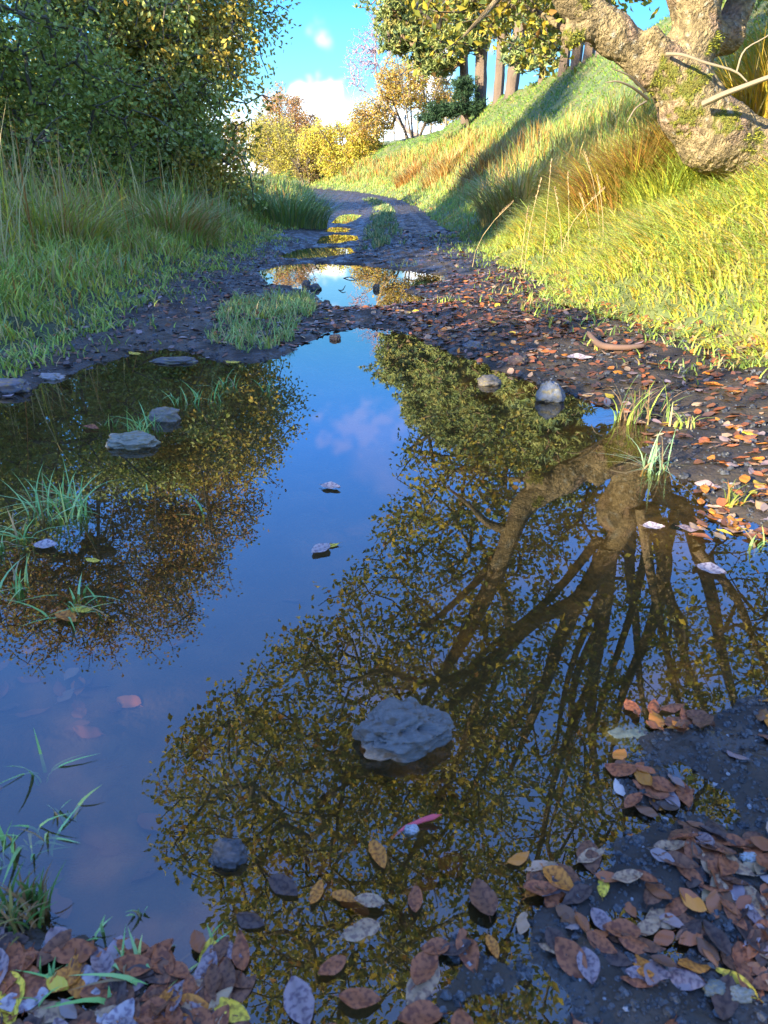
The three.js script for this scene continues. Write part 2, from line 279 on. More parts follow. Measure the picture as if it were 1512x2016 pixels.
function leaves(mb, t, rnd, o) {  // o: n, len, wid, spread, colors(x, y, z), fine, droop
  const d = V();
  for (const l of t.leafAt) {
    const q = t.par[l];
    for (let k = 0; k < o.n; k++) {
      const u = rnd() * 0.9, s = o.spread;
      const x = lerp(t.X[l], t.X[q], u) + (rnd() - 0.5) * s, y = lerp(t.Y[l], t.Y[q], u) + (rnd() - 0.5) * s, z = lerp(t.Z[l], t.Z[q], u) + (rnd() - 0.5) * s;
      d.set(t.X[l] - t.X[q], t.Y[l] - t.Y[q], t.Z[l] - t.Z[q]).normalize().multiplyScalar(0.5); d.x += (rnd() - 0.5) * 1.6; d.y += (rnd() - 0.5) * 1.4 - (o.droop ?? 0.1); d.z += (rnd() - 0.5) * 1.6;
      const z0 = 0.65 + rnd() * 0.6;
      leaf(mb, x, y, z, d, o.len * z0, o.wid * z0, tint(rnd, o.colors(x, y, z), 0.25), rnd, o.fine);
    }
  }
}
function blobs(list, n, rnd, shell = 0.5) {  // points inside the joined ellipsoids [cx, cy, cz, rx, ry, rz], mostly near the skin
  const out = [], vol = list.map(e => Math.pow(e[3] * e[4] * e[5], 0.8)), sum = vol.reduce((m, v) => m + v, 0);
  list.forEach((e, i) => { const k = Math.round(n * vol[i] / sum); for (let j = 0; j < k; j++) { const q = V(rnd() - 0.5, rnd() - 0.5, rnd() - 0.5).normalize(), rr = Math.pow(rnd(), shell / 1.5) * (0.82 + 0.3 * n3(q.x * 2.2 + i * 5, q.y * 2.2, q.z * 2.2)); out.push(V(e[0] + q.x * rr * e[3], e[1] + q.y * rr * e[4], e[2] + q.z * rr * e[5])); } });
  return out;
}
const barkTone = (base, moss) => (x, y, z, up) => { const k = 1 + 0.3 * fbm3(x * 9, y * 9, z * 9, 3), m = fbm3(x * 5 + 20, y * 5, z * 5, 3) + (up ?? 0) * 0.25; return m > (moss ?? 9) ? [0.16 * k, 0.19 * k, 0.03 * k] : base.map(v => v * k); };
// a tree of any kind: stems [[points, radii], ...] then a crown; origin at its foot
function broadleaf(o) {
  const rnd = mulberry(o.seed), foot = o.stems[0][0][0], og = [foot.x, foot.y, foot.z], g = thing(o.name, o.label, o.category ?? 'tree', og, o.group), skel = [], tm = new MB();
  for (const [pts, rad] of o.stems) { const cv = new THREE.CatmullRomCurve3(pts); for (const q of cv.getPoints(Math.max(4, pts.length * 4))) skel.push(q); sweep(tm, pts, rad, o.sides ?? 7, o.step ?? 0.2, barkTone(o.bark), 0.08); }
  const t = grow(skel, o.points(rnd), rnd, o.twigR ?? 0.006, o.sag);
  put('trunk', tm.geo(og), M.bark, g);
  const bm = new MB(); twigs(bm, t, o.twig ?? o.bark, rnd); put('branches', bm.geo(og), M.bark2, g).userData.kind = 'stuff';
  if (o.leaf) { const lm = new MB(); leaves(lm, t, rnd, o.leaf); put('crown', lm.geo(og), o.mat ?? M.leaf, g); }
  return g;
}
const gy = (x, D) => ground(x, D) - 0.03;
const stemsAt = (x, D, n, rnd, spread, h, r0) => Array.from({ length: n }, (_, i) => { const an = i / n * 6.28 + rnd() * 1.2, k = spread * (0.5 + rnd() * 0.6), bx = x + Math.cos(an) * 0.25, bd = D + Math.sin(an) * 0.25, y = gy(bx, bd); return [[V(bx, y, -bd), V(bx + Math.cos(an) * k * 0.3, y + h * 0.3, -bd - Math.sin(an) * k * 0.3), V(bx + Math.cos(an) * k * 0.65 + (rnd() - 0.5) * 0.3, y + h * 0.68, -bd - Math.sin(an) * k * 0.65), V(bx + Math.cos(an) * k, y + h, -bd - Math.sin(an) * k)], [r0, r0 * 0.75, r0 * 0.5, r0 * 0.2]]; });
const byNoise = (A, B, s, bias = 0) => (x, y, z) => (fbm3(x * s, y * s, z * s, 2) + bias > 0 ? A : B);
const DARKG = [0.17, 0.22, 0.045], MIDG = [0.30, 0.36, 0.06], PALEG = [0.46, 0.50, 0.17], OLIVE = [0.44, 0.38, 0.06], GOLD = [0.46, 0.31, 0.04], BRONZE = [0.40, 0.20, 0.05], YEL = [0.64, 0.58, 0.07];
{
  const rs = mulberry(5), mix = w => { const rr = mulberry(77); return (x, y, z) => pick(rr, w); };
  broadleaf({ name: 'willow_bush', label: 'dense dark green willow bush nearest on the left, filling the upper left corner', category: 'bush', seed: 21, bark: [0.10, 0.085, 0.06], twig: [0.10, 0.085, 0.06],
    stems: stemsAt(-4.6, 8.2, 9, rs, 1.9, 3.2, 0.035), points: q => blobs([[-4.9, 1.7, -7.6, 2.2, 1.6, 1.6], [-3.5, 1.2, -8.4, 1.45, 1.25, 1.4], [-4.6, 0.7, -7.3, 1.7, 0.7, 1.0], [-6.2, 2.8, -8.4, 2.4, 1.7, 1.8], [-4.9, 2.7, -8.8, 1.3, 1.1, 1.3]], 3300, q, 0.5),
    leaf: { n: 36, len: 0.053, wid: 0.030, spread: 0.36, fine: false, colors: mix([[3, [0.22, 0.28, 0.05]], [4, MIDG], [2, [0.40, 0.45, 0.11]], [0.35, OLIVE]]) } });
  broadleaf({ name: 'willow_bush', label: 'taller willow bush behind the dark one, its right edge turning gold against the sky', category: 'bush', seed: 22, bark: [0.12, 0.10, 0.07],
    stems: stemsAt(-3.4, 11.0, 8, rs, 1.4, 4.0, 0.04), points: q => blobs([[-3.1, 1.6, -10.5, 1.75, 1.55, 1.5], [-2.6, 0.7, -10.2, 1.1, 0.7, 1.0], [-2.4, 2.7, -11.2, 1.2, 1.2, 1.3], [-3.6, 3.0, -10.8, 1.5, 1.0, 1.4]], 3000, q, 0.5),
    leaf: { n: 26, len: 0.064, wid: 0.036, spread: 0.36, fine: false, colors: (x, y, z) => (fbm3(x, y, z, 2) + (x + 2.8) * 0.35 + (y - 2.5) * 0.18 > 0 ? (n3(x * 9, y * 9, z * 9) > -0.1 ? OLIVE : GOLD) : n3(x * 9, y * 9, z * 9) > 0 ? MIDG : PALEG) } });
  broadleaf({ name: 'bronze_tree', label: 'tall tree with sparse bronze leaves behind the left bushes, seen whole in the puddle', seed: 23, bark: [0.13, 0.10, 0.075],
    stems: stemsAt(-4.2, 12.2, 5, rs, 1.2, 5.6, 0.07), points: q => blobs([[-2.9, 4.3, -11.7, 1.25, 1.2, 1.1], [-3.6, 5.4, -11.6, 1.2, 1.2, 1.1], [-4.5, 6.4, -11.8, 1.4, 1.2, 1.2], [-4.4, 4.6, -12.2, 1.4, 1.4, 1.2], [-5.8, 6.0, -11.2, 1.4, 1.5, 1.3], [-6.4, 4.8, -10.3, 1.6, 1.7, 1.4]], 2600, q, 0.6),
    leaf: { n: 16, len: 0.070, wid: 0.036, spread: 0.38, fine: false, colors: mix([[5, BRONZE], [2, GOLD], [2, OLIVE]]) } });
  const far = [
    ['sallow_bush', 'broad bright yellow sallow bush standing on the bend of the track', 'bush', 31, -1.6, 38, 9, 1.9, 2.2, [[-1.9, 2.4, -38, 2.0, 1.2, 1.5], [-0.8, 2.0, -37.6, 1.3, 1.0, 1.2], [-3.1, 2.1, -38.2, 1.2, 1.2, 1.3], [-2.0, 1.3, -37.2, 1.4, 0.7, 1.0]], 1100, 17, [[6, YEL], [3, [0.54, 0.45, 0.07]], [2, [0.60, 0.35, 0.07]]]],
    ['sallow_bush', 'pale olive sallow bush left of the bright yellow one, half behind the near willow', 'bush', 32, -4.3, 42, 7, 1.5, 2.0, [[-4.3, 2.0, -42, 2.0, 1.5, 1.6], [-3.2, 1.6, -42, 1.2, 1.0, 1.2], [-5.8, 2.6, -42.5, 1.9, 1.7, 1.6]], 950, 16, [[4, [0.48, 0.40, 0.08]], [3, OLIVE], [1, YEL]]],
    ['thorn_bush', 'dull brown thinly leaved bush low beside the far end of the track', 'bush', 33, -3.5, 38, 8, 1.0, 1.5, [[-3.5, 1.35, -38, 0.8, 0.85, 0.8]], 420, 10, [[4, [0.25, 0.17, 0.07]], [2, OLIVE]]],
    ['bronze_tree', 'rusty orange tree far off at the gap under the cloud', 'tree', 34, -5.6, 47, 4, 1.5, 4.4, [[-5.6, 4.0, -47, 1.8, 1.9, 1.6], [-4.4, 3.2, -47, 1.4, 1.4, 1.4]], 650, 20, [[4, [0.48, 0.24, 0.09]], [2, [0.5, 0.36, 0.12]]]],
    ['birch_scrub', 'pinkish brown scrub far off just right of the near willow edge', 'bush', 36, -7.6, 46, 5, 1.5, 3.6, [[-7.6, 2.8, -46, 2.0, 1.9, 1.6], [-6.0, 1.9, -46, 1.5, 1.2, 1.4]], 650, 18, [[3, [0.40, 0.24, 0.13]], [3, [0.44, 0.34, 0.09]], [1, OLIVE]]],
    ['golden_tree', 'many stemmed golden tree leaning left from the crest beside the fence', 'tree', 35, 1.35, 37, 6, 2.0, 3.9, [[0.9, 4.6, -37, 1.5, 1.4, 1.4], [2.0, 4.5, -37.5, 1.3, 1.5, 1.3], [-0.4, 3.3, -36.8, 1.2, 0.9, 1.2], [2.9, 3.7, -37.5, 1.1, 1.1, 1.2], [-0.8, 3.1, -36.5, 1.1, 1.0, 1.1], [0.4, 4.4, -37, 1.0, 1.0, 1.0]], 1200, 12, [[5, [0.54, 0.38, 0.07]], [3, [0.52, 0.29, 0.08]], [2, OLIVE]]],
  ];
  for (const [name, label, category, seed, x, D, ns, sp, h, bl, n, k, w] of far)
    broadleaf({ name, label, category, seed, bark: [0.17, 0.13, 0.09], stems: stemsAt(x, D, ns, rs, sp, h * 0.8, 0.05), points: q => blobs(bl, n, q, 0.5), twigR: 0.009, leaf: { n: Math.round(k * 1.4), len: 0.09, wid: 0.05, spread: 0.36, colors: mix(w) } });
  [[-7.5, 15, 3.4], [-5.2, 18, 3.2], [-11, 13.5, 4.5], [-9.5, 21, 3.6]].forEach(([x, D, h], i) =>
    broadleaf({ name: 'willow_bush', label: ['olive willow bush deep in shade behind the bronze tree', 'pale willow bush behind the gold edged one, glimpsed through its gaps', 'tall willow bush at the far left behind the dark one', 'distant green willow bush seen through the left thicket'][i], category: 'bush', seed: 25 + i, bark: [0.12, 0.10, 0.07], stems: stemsAt(x, D, 6, rs, 1.6, h * 0.7, 0.04), points: q => blobs([[x, h * 0.5, -D, 2.2, h * 0.55, 1.8]], 480, q, 0.5), leaf: { n: 22, len: 0.12, wid: 0.065, spread: 0.5, colors: mix([[3, MIDG], [2, OLIVE], [1, GOLD]]) } }));
  // bare birch with fine drooping purple twigs, leaning out from the crest
  broadleaf({ name: 'birch', label: 'bare birch with fine purplish twigs standing against the blue sky', seed: 41, bark: [0.42, 0.32, 0.29], twig: [0.40, 0.27, 0.30], twigR: 0.0044, sag: -0.05,
    stems: [[[V(2.0, ground(2.0, 40) - 0.1, -40), V(1.1, 3.0, -40), V(0.2, 4.0, -40), V(-0.35, 5.2, -40), V(-0.3, 8.0, -40)], [0.12, 0.10, 0.08, 0.06, 0.015]], [[V(0.5, 3.7, -40), V(-0.6, 4.4, -40), V(-1.4, 4.9, -40)], [0.06, 0.04, 0.012]], [[V(-0.3, 5.0, -40), V(0.3, 6.2, -40), V(0.5, 7.0, -40)], [0.05, 0.03, 0.01]]],
    points: q => blobs([[-0.2, 7.0, -40, 1.0, 1.5, 0.8], [-1.3, 5.5, -40, 0.9, 1.6, 0.8], [0.5, 6.6, -40, 0.8, 1.3, 0.8], [-0.7, 6.2, -40, 1.1, 1.4, 0.9]], 2600, q, 0.7) });
}
// pines on the crest
function pine(seed, x, D, h, r0, lean, bl, n, label, k = 36) {
  const rnd = mulberry(seed), y = ground(x, D) - 0.1, g = thing('pine_tree', label, 'tree', [x, y, -D]), og = [x, y, -D], tm = new MB(); r0 *= 0.68; h *= 0.74;
  const pts = [V(x, y, -D), V(x + lean * 0.3, y + h * 0.35, -D), V(x + lean * 0.7, y + h * 0.7, -D), V(x + lean, y + h, -D)], rad = [r0 * 1.15, r0, r0 * 0.75, r0 * 0.25];
  sweep(tm, pts, rad, 9, 0.25, (X, Y, Z) => { const q = 1 + 0.35 * fbm3(X * 6, Y * 3, Z * 6, 3); return [0.20 * q, 0.14 * q, 0.10 * q]; }, 0.08);
  put('trunk', tm.geo(og), M.bark, g);
  const skel = new THREE.CatmullRomCurve3(pts).getPoints(24).slice(6), t = grow(skel, blobs(bl.map(e => [x + e[0], y + e[1] * 0.72 - 0.3, -D + e[2], e[3], e[4], e[5]]), n, rnd, 0.6), rnd, 0.014, 0.02), bm = new MB(), nm = new MB();
  twigs(bm, t, [0.24, 0.15, 0.09], rnd); put('branches', bm.geo(og), M.bark2, g).userData.kind = 'stuff';
  for (const l of t.leafAt) for (let c = 0; c < 4; c++) {
    const cx = t.X[l] + (rnd() - 0.5) * 0.4, cy = t.Y[l] + (rnd() - 0.3) * 0.22, cz = t.Z[l] + (rnd() - 0.5) * 0.4, tone = pick(rnd, [[4, [0.24, 0.29, 0.09]], [4, [0.33, 0.35, 0.11]], [2, [0.15, 0.21, 0.10]], [1, [0.42, 0.36, 0.10]]]);
    for (let b = 0; b < k / 4; b++) { const d = V(rnd() - 0.5, rnd() - 0.2, rnd() - 0.5).normalize(), L = 0.12 + rnd() * 0.10; leaf1(nm, cx, cy, cz, d, L, 0.030, tint(rnd, tone, 0.25), rnd); }
  }
  put('crown', nm.geo(og), M.needle, g); return g;
}
function leaf1(mb, x, y, z, d, len, w, c, rnd) { _s.set(rnd() - 0.5, rnd() - 0.5, rnd() - 0.5).cross(d).normalize().multiplyScalar(w); const i = mb.v(x - _s.x, y - _s.y, z - _s.z, c), j = mb.v(x + _s.x, y + _s.y, z + _s.z, c), k = mb.v(x + d.x * len, y + d.y * len, z + d.z * len, c); mb.f(i, j, k); }
const px = (x, D) => (x - 756) / 1665 * D;
pine(51, px(922, 27), 27.5, 8.0, 0.20, -0.5, [[-1.9, 3.7, 0, 1.4, 0.6, 1.2], [-1.7, 5.0, 0, 1.6, 0.9, 1.3], [-0.8, 6.8, 0, 1.7, 1.3, 1.3], [-1.0, 2.7, 0, 1.0, 0.4, 0.9]], 1300, 'leftmost pine on the crest with boughs reaching out over the track');
pine(52, px(948, 26), 26, 8.6, 0.25, -0.2, [[-0.6, 3.3, 0, 1.1, 0.5, 1.1], [-0.4, 4.8, 0.2, 1.6, 1.1, 1.4], [-0.3, 7.0, 0, 1.5, 1.4, 1.3]], 1200, 'stout pine second from left in the row on the crest');
pine(53, px(982, 25), 25, 8.8, 0.20, 0.1, [[0.3, 3.5, 0, 1.0, 0.5, 1.0], [0.2, 5.2, 0, 1.6, 1.2, 1.4], [0.3, 7.4, 0, 1.4, 1.3, 1.2]], 1000, 'slim straight pine third from left in the row on the crest');
pine(54, px(1006, 24), 24, 8.8, 0.25, 0.7, [[0.9, 3.9, 0, 1.2, 0.7, 1.1], [0.7, 6.0, 0, 1.7, 1.5, 1.4]], 1000, 'pine leaning to the right at the right end of the row on the crest');
[[1064, 21.5, 0.10, 3.2, 'slender pine alone on the crest right of the gap'], [1106, 19.8, 0.16, 5.0, 'pine trunk left of the dark cluster behind the willow limb'], [1130, 19.2, 0.16, 5.2, 'middle pine trunk of the cluster behind the willow limb'], [1153, 18.6, 0.16, 5.4, 'dark pine trunk right in the cluster behind the willow limb'], [1176, 18.0, 0.15, 5.4, 'rightmost pine trunk of the cluster, just above the grass slope']].forEach(([X, D, r0, h, label], i) =>
  pine(60 + i, px(X, D), D, h, r0, 0.15, [[-0.3, h * 0.42, 0, 0.9, 0.5, 0.9], [0.2, h * 0.7, 0, 1.1, 0.8, 1.0], [0, h * 0.95, 0, 0.9, 0.7, 0.9]], 260, label));
{ // dark conifer bough hanging low before the pines
  const rnd = mulberry(71), D = 25.6, x = px(905, D), y = ground(x, D) - 0.1, og = [x, y, -D], g = thing('juniper_bush', 'dark green juniper bush drooping to the left below the pine trunks', 'bush', og), tm = new MB(), nm = new MB();
  const pts = [V(x + 0.3, y, -D), V(x + 0.25, y + 0.7, -D), V(x - 0.2, y + 1.0, -D), V(x - 0.9, y + 0.75, -D)], top = [V(x + 0.25, y + 0.7, -D), V(x + 0.2, y + 1.2, -D), V(x + 0.1, y + 1.7, -D)];
  sweep(tm, pts, [0.07, 0.06, 0.04, 0.01], 7, 0.1, barkTone([0.12, 0.09, 0.06])); sweep(tm, top, [0.05, 0.04, 0.01], 6, 0.1, barkTone([0.12, 0.09, 0.06])); put('trunk', tm.geo(og), M.bark, g);
  for (const q of blobs([[x - 0.35, y + 0.95, -D, 0.95, 0.24, 0.5], [x - 0.8, y + 0.72, -D, 0.55, 0.2, 0.4], [x + 0.15, y + 1.5, -D, 0.5, 0.45, 0.5], [x + 0.5, y + 1.0, -D, 0.5, 0.35, 0.4]], 420, rnd, 0.7)) for (let b = 0; b < 26; b++) { const d = V(rnd() - 0.7, rnd() - 0.5, rnd() - 0.5).normalize(); leaf1(nm, q.x + (rnd() - 0.5) * 0.15, q.y + (rnd() - 0.5) * 0.1, q.z + (rnd() - 0.5) * 0.15, d, 0.07 + rnd() * 0.06, 0.014, tint(rnd, [0.035, 0.075, 0.03], 0.35), rnd); }
  put('crown', nm.geo(og), M.needle, g);
}
{ // post and rail fence on the far crest
  const A = [px(880, 36), 36], B = [px(668, 52), 52], n = 11, g = thing('fence', 'thin post and rail fence on the skyline left of the golden tree', 'fence', [A[0], ground(...A), -A[1]]), top = [];
  for (let i = 0; i < n; i++) { const t = i / (n - 1), x = lerp(A[0], B[0], t), D = lerp(A[1], B[1], t), y = ground(x, D); const m = new THREE.CylinderGeometry(0.045, 0.05, 1.15, 7); const o = put('post', m, M.wood, g); o.position.set(x - g.position.x, y + 0.5 - g.position.y, -D - g.position.z); o.rotation.z = 0.05 * n2(i, 3); top.push(V(x - g.position.x, y - g.position.y, -D - g.position.z)); }
  for (const hgt of [0.35, 0.65, 0.95]) { const mb = new MB(); for (let i = 0; i + 1 < n; i++) prism(mb, top[i].clone().add(V(0, hgt, 0)), top[i + 1].clone().add(V(0, hgt, 0)), 0.02, 0.02, 5, [0.3, 0.3, 0.3]); put('rail', mb.geo(), M.wood, g); }
}
// shrubs beyond the left edge of the frame: they shade the track as the photograph shows
{
  const rs = mulberry(8), mk = mulberry(81);
  [[-5.4, -4.2, 2.8], [-5.2, -1.4, 2.75], [-5.3, 1.4, 2.6], [-5.6, 4.4, 4.4], [-6.6, -7.0, 3.2], [-8.2, 6.0, 4.6], [-6.0, 2.9, 6.2]].forEach(([x, D, h], i) =>
    broadleaf({ name: 'hedge_willow', label: 'green willow shrub in the hedge left of the view, ' + ['fifth', 'fourth', 'third', 'second', 'sixth', 'broad one', 'tallest'][i] + ' from front', category: 'bush', seed: 90 + i, bark: [0.1, 0.08, 0.06], stems: stemsAt(x, D, 5, rs, 1.0, h * 0.8, 0.05),
      points: q => blobs([[x, h * 0.52, -D, 1.3, h * 0.50, 1.85]], 580, q, 0.5), leaf: { n: 18, len: 0.125, wid: 0.072, spread: 0.5, colors: () => pick(mk, [[2, MIDG], [1, OLIVE]]) } }));
}

// ------------------------------------------------------------------ the old willow on the right bank
{
  const rnd = mulberry(101), foot = V(2.62, ground(2.62, 5.35) - 0.1, -5.35), og = foot.toArray(), g = thing('old_willow', 'gnarled old willow leaning over the puddle from the right bank, sunlit trunk with moss', 'tree', og);
  const tone = (x, y, z, up = 0) => { const k = 1 + 0.22 * fbm3(x * 8, y * 8, z * 8, 4), l = fbm3(x * 14 + 3, y * 14, z * 14, 3), pink = smooth(0, 0.6, fbm3(x * 4, y * 4 + 8, z * 4, 2)); const fu = lerp(1, 0.42, smooth(0.80, 0.97, 1 - Math.abs(fbm3(x * 13 + y * 5, y * 9, z * 13, 3)))); return l > 0.52 ? [0.34 * k, 0.31 * k, 0.24 * k] : [lerp(0.32, 0.33, pink) * k * fu, lerp(0.235, 0.215, pink) * k * fu, lerp(0.12, 0.14, pink) * k * fu]; };
  const T = { foot: a(1690, 372, 5.5), heel: a(1495, 312, 5.3), burl: a(1406, 268, 5.22), neck: a(1356, 205, 5.2), fork: a(1338, 152, 5.2), l1: a(1278, 126, 5.18), l2: a(1209, 68, 5.15), l3: a(1122, -4, 5.1), s1: a(1366, 85, 5.22), s2: a(1372, 18, 5.22), s3: a(1352, -60, 5.2), b1: a(1432, 70, 5.42), b2: a(1468, -20, 5.5) };
  const caps = [[T.foot, T.heel, 0.28, 0.205], [T.heel, T.burl, 0.195, 0.20], [T.burl, T.neck, 0.20, 0.175], [T.neck, T.fork, 0.175, 0.15], [T.fork, T.l1, 0.13, 0.108], [T.l1, T.l2, 0.108, 0.10], [T.l2, T.l3, 0.10, 0.095], [T.fork, T.s1, 0.15, 0.125], [T.s1, T.s2, 0.125, 0.125], [T.s2, T.s3, 0.125, 0.115], [T.s1, T.b1, 0.12, 0.09], [T.b1, T.b2, 0.09, 0.08],
    [a(1322, 128, 5.1), a(1290, 66, 5.04), 0.055, 0.038], [a(1128, 70, 5.1), a(1150, 62, 5.1), 0.07, 0.05]];
  const C = V(2.05, 1.02, -5.25), half = 1.25, res = 132, mc = new MarchingCubes(res, M.bark, false, false, 400000), q = V(), ab = V(), aq = V();
  mc.isolation = 0;
  for (let k = 0; k < res; k++) for (let j = 0; j < res; j++) for (let i = 0; i < res; i++) {
    q.set(C.x + (i - res / 2) / (res / 2) * half, C.y + (j - res / 2) / (res / 2) * half, C.z + (k - res / 2) / (res / 2) * half);
    let d = 1e3; const K = 0.075;
    for (const [A, B, ra, rb] of caps) { ab.subVectors(B, A); aq.subVectors(q, A); const t = clamp(aq.dot(ab) / ab.lengthSq()); const e = Math.sqrt((aq.x - ab.x * t) ** 2 + (aq.y - ab.y * t) ** 2 + (aq.z - ab.z * t) ** 2) - lerp(ra, rb, t); const h = clamp(0.5 + 0.5 * (e - d) / K); d = lerp(e, d, h) - K * h * (1 - h); }
    if (Math.abs(d) < 0.15) d += 0.012 * fbm3(q.x * 3, q.y * 3, q.z * 3, 2) + 0.010 * (Math.abs(fbm3(q.x * 11, q.y * 11, q.z * 11, 3)) - 0.2) + 0.008 * n3(q.x * 34, q.y * 34, q.z * 34);
    mc.field[k * res * res + j * res + i] = -d;
  }
  mc.update();
  let tg = new THREE.BufferGeometry(); tg.setAttribute('position', new THREE.BufferAttribute(mc.positionArray.slice(0, mc.count * 3), 3)); tg = mergeVertices(tg, 1e-5);
  tg.scale(half, half, half); tg.translate(C.x, C.y, C.z); tg.computeVertexNormals();
  const tp = tg.attributes.position, tn = tg.attributes.normal, col = new Float32Array(tp.count * 3), uv = new Float32Array(tp.count * 2), mossAt = [];
  const mossy = [[a(1325, 150, 5.0), 0.15], [a(1360, 165, 5.0), 0.15], [a(1360, 230, 4.98), 0.13], [a(1290, 165, 5.03), 0.09], [a(1130, 75, 5.0), 0.09], [a(1410, 85, 5.1), 0.10], [a(1440, 230, 5.0), 0.12], [a(1500, 280, 5.0), 0.12], [a(1150, 10, 5.0), 0.08]];
  for (let i = 0; i < tp.count; i++) {
    const x = tp.getX(i), y = tp.getY(i), z = tp.getZ(i), c = tone(x, y, z); col.set(c, i * 3); uv[i * 2] = x * 0.8 + z * 0.6; uv[i * 2 + 1] = y;
    let m = 0; for (const [Q, R] of mossy) m = Math.max(m, 1 - Math.hypot(x - Q.x, y - Q.y, (z - Q.z) * 0.6) / R);
    if (m > 0 && m + 0.75 * fbm3(x * 11, y * 11, z * 11, 3) > 0.38) { mossAt.push(i); col.set([0.13 + 0.05 * rnd(), 0.13 + 0.04 * rnd(), 0.025], i * 3); }
  }
  tg.setAttribute('color', new THREE.BufferAttribute(col, 3)); tg.setAttribute('uv', new THREE.BufferAttribute(uv, 2)); 
  const mm = new MB(); for (const i of mossAt) for (let k = 0; k < 2; k++) { const d = V(tn.getX(i) + rnd() - 0.5, tn.getY(i) + rnd() - 0.5, tn.getZ(i) + rnd() - 0.5).normalize(); leaf1(mm, tp.getX(i) + (rnd() - 0.5) * 0.015, tp.getY(i) + (rnd() - 0.5) * 0.015, tp.getZ(i) + (rnd() - 0.5) * 0.015, d, 0.010 + rnd() * 0.012, 0.003, tint(rnd, [0.36, 0.36, 0.04], 0.35), rnd); }
  tg.translate(-og[0], -og[1], -og[2]);
  put('trunk', tg, M.bark, g); put('moss', mm.geo(og), M.grass, g).userData.label = 'yellow green moss on the fork and bark';
  const L = [
    [[T.l2, T.l3, r(1012, 1038, 5.0), r(976, 1130, 4.85), r(930, 1225, 4.7), r(900, 1280, 4.6), r(850, 1360, 4.4), r(790, 1450, 4.2)], [0.122, 0.114, 0.098, 0.09, 0.078, 0.065, 0.04, 0.02]],
    [[T.s2, T.s3, r(1235, 1010, 5.15), r(1185, 1110, 5.1), r(1135, 1182, 5.0), r(1050, 1225, 4.8), r(955, 1325, 4.5), r(880, 1395, 4.3), r(745, 1505, 4.0), r(640, 1570, 3.8)], [0.165, 0.15, 0.13, 0.11, 0.085, 0.07, 0.055, 0.045, 0.03, 0.012]],
    [[r(1200, 1075, 5.1), r(1186, 1220, 5.2), r(1168, 1330, 5.2), r(1165, 1450, 5.1), r(1185, 1600, 5.0)], [0.10, 0.085, 0.07, 0.05, 0.02]],
    [[r(1150, 1160, 5.05), r(1102, 1260, 5.1), r(1076, 1340, 5.1), r(1045, 1420, 5.0), r(1000, 1530, 4.9)], [0.085, 0.078, 0.065, 0.05, 0.02]],
    [[T.s3, r(1275, 1010, 5.4), r(1306, 1090, 5.4), r(1300, 1170, 5.4), r(1280, 1240, 5.3), r(1225, 1370, 5.2), r(1200, 1500, 5.1)], [0.13, 0.105, 0.09, 0.08, 0.065, 0.045, 0.015]],
    [[T.b1, T.b2, r(1345, 1000, 5.6), r(1370, 1075, 5.6), r(1402, 1180, 5.6), r(1422, 1290, 5.5), r(1448, 1390, 5.5), r(1490, 1560, 5.3)], [0.09, 0.085, 0.09, 0.085, 0.075, 0.065, 0.05, 0.02]],
    [[r(1302, 1120, 5.4), r(1330, 1220, 5.35), r(1350, 1300, 5.3), r(1385, 1390, 5.3), r(1420, 1500, 5.2)], [0.06, 0.055, 0.045, 0.035, 0.015]],
    [[r(1240, 1030, 5.2), r(1240, 1130, 5.7), r(1252, 1230, 5.9), r(1262, 1360, 6.0), r(1290, 1500, 6.0)], [0.07, 0.06, 0.05, 0.04, 0.015]],
    [[r(1050, 1225, 4.8), r(960, 1300, 4.7), r(850, 1345, 4.4), r(745, 1322, 4.2), r(690, 1350, 4.1)], [0.05, 0.045, 0.035, 0.025, 0.01]],
    [[r(1000, 1045, 5.0), r(960, 1030, 5.0), r(930, 1000, 4.9), r(880, 960, 4.8)], [0.055, 0.04, 0.025, 0.01]],
    [[r(1168, 1330, 5.2), r(1130, 1420, 5.0), r(1090, 1540, 4.6), r(1060, 1680, 4.2), r(1000, 1850, 3.8)], [0.05, 0.045, 0.035, 0.025, 0.01]],
    [[r(955, 1325, 4.5), r(900, 1500, 4.2), r(800, 1700, 3.8), r(700, 1880, 3.5)], [0.045, 0.035, 0.02, 0.01]],
    [[a(1128, 70, 5.1), a(1085, 40, 5.4), a(1030, 15, 5.9), a(960, 10, 6.4), a(880, -20, 7.2)], [0.03, 0.026, 0.02, 0.014, 0.008]],
    ...[[[1250, 975], [1190, 1150], [1120, 1330], [1090, 1500]], [[1290, 990], [1250, 1180], [1180, 1400], [1150, 1560]], [[1260, 1000], [1290, 1180], [1330, 1360], [1360, 1500]], [[1330, 1000], [1310, 1150], [1350, 1250], [1300, 1420]], [[1180, 1060], [1080, 1180], [960, 1280], [820, 1420]], [[1010, 1040], [960, 1120], [880, 1200], [790, 1270]], [[980, 1120], [1000, 1240], [960, 1390], [930, 1500]], [[1370, 1080], [1450, 1180], [1500, 1300], [1560, 1420]], [[1075, 1340], [990, 1450], [900, 1600], [830, 1700]], [[1185, 1220], [1130, 1350], [1120, 1500], [1080, 1640]]].map((l, i) => [l.map(([X, Y], k) => r(X, Y, 5.25 + 0.35 * Math.sin(i * 2.4) - (k > 1 ? 0.15 * k : 0))), [0.055, 0.045, 0.032, 0.012]]),
  ], skel = [];
  for (const [pts, rad0] of L) { const rad = rad0.map((q, i) => q * (i < 2 && pts[0] !== undefined && (pts[0] === T.l2 || pts[0] === T.s2) ? 0.84 : 0.72)), mb = new MB(); sweep(mb, pts, rad, 12, 0.05, tone, 0.06); put('limb', mb.geo(og), M.bark, g); for (const e of new THREE.CatmullRomCurve3(pts).getPoints(26)) skel.push(e); }
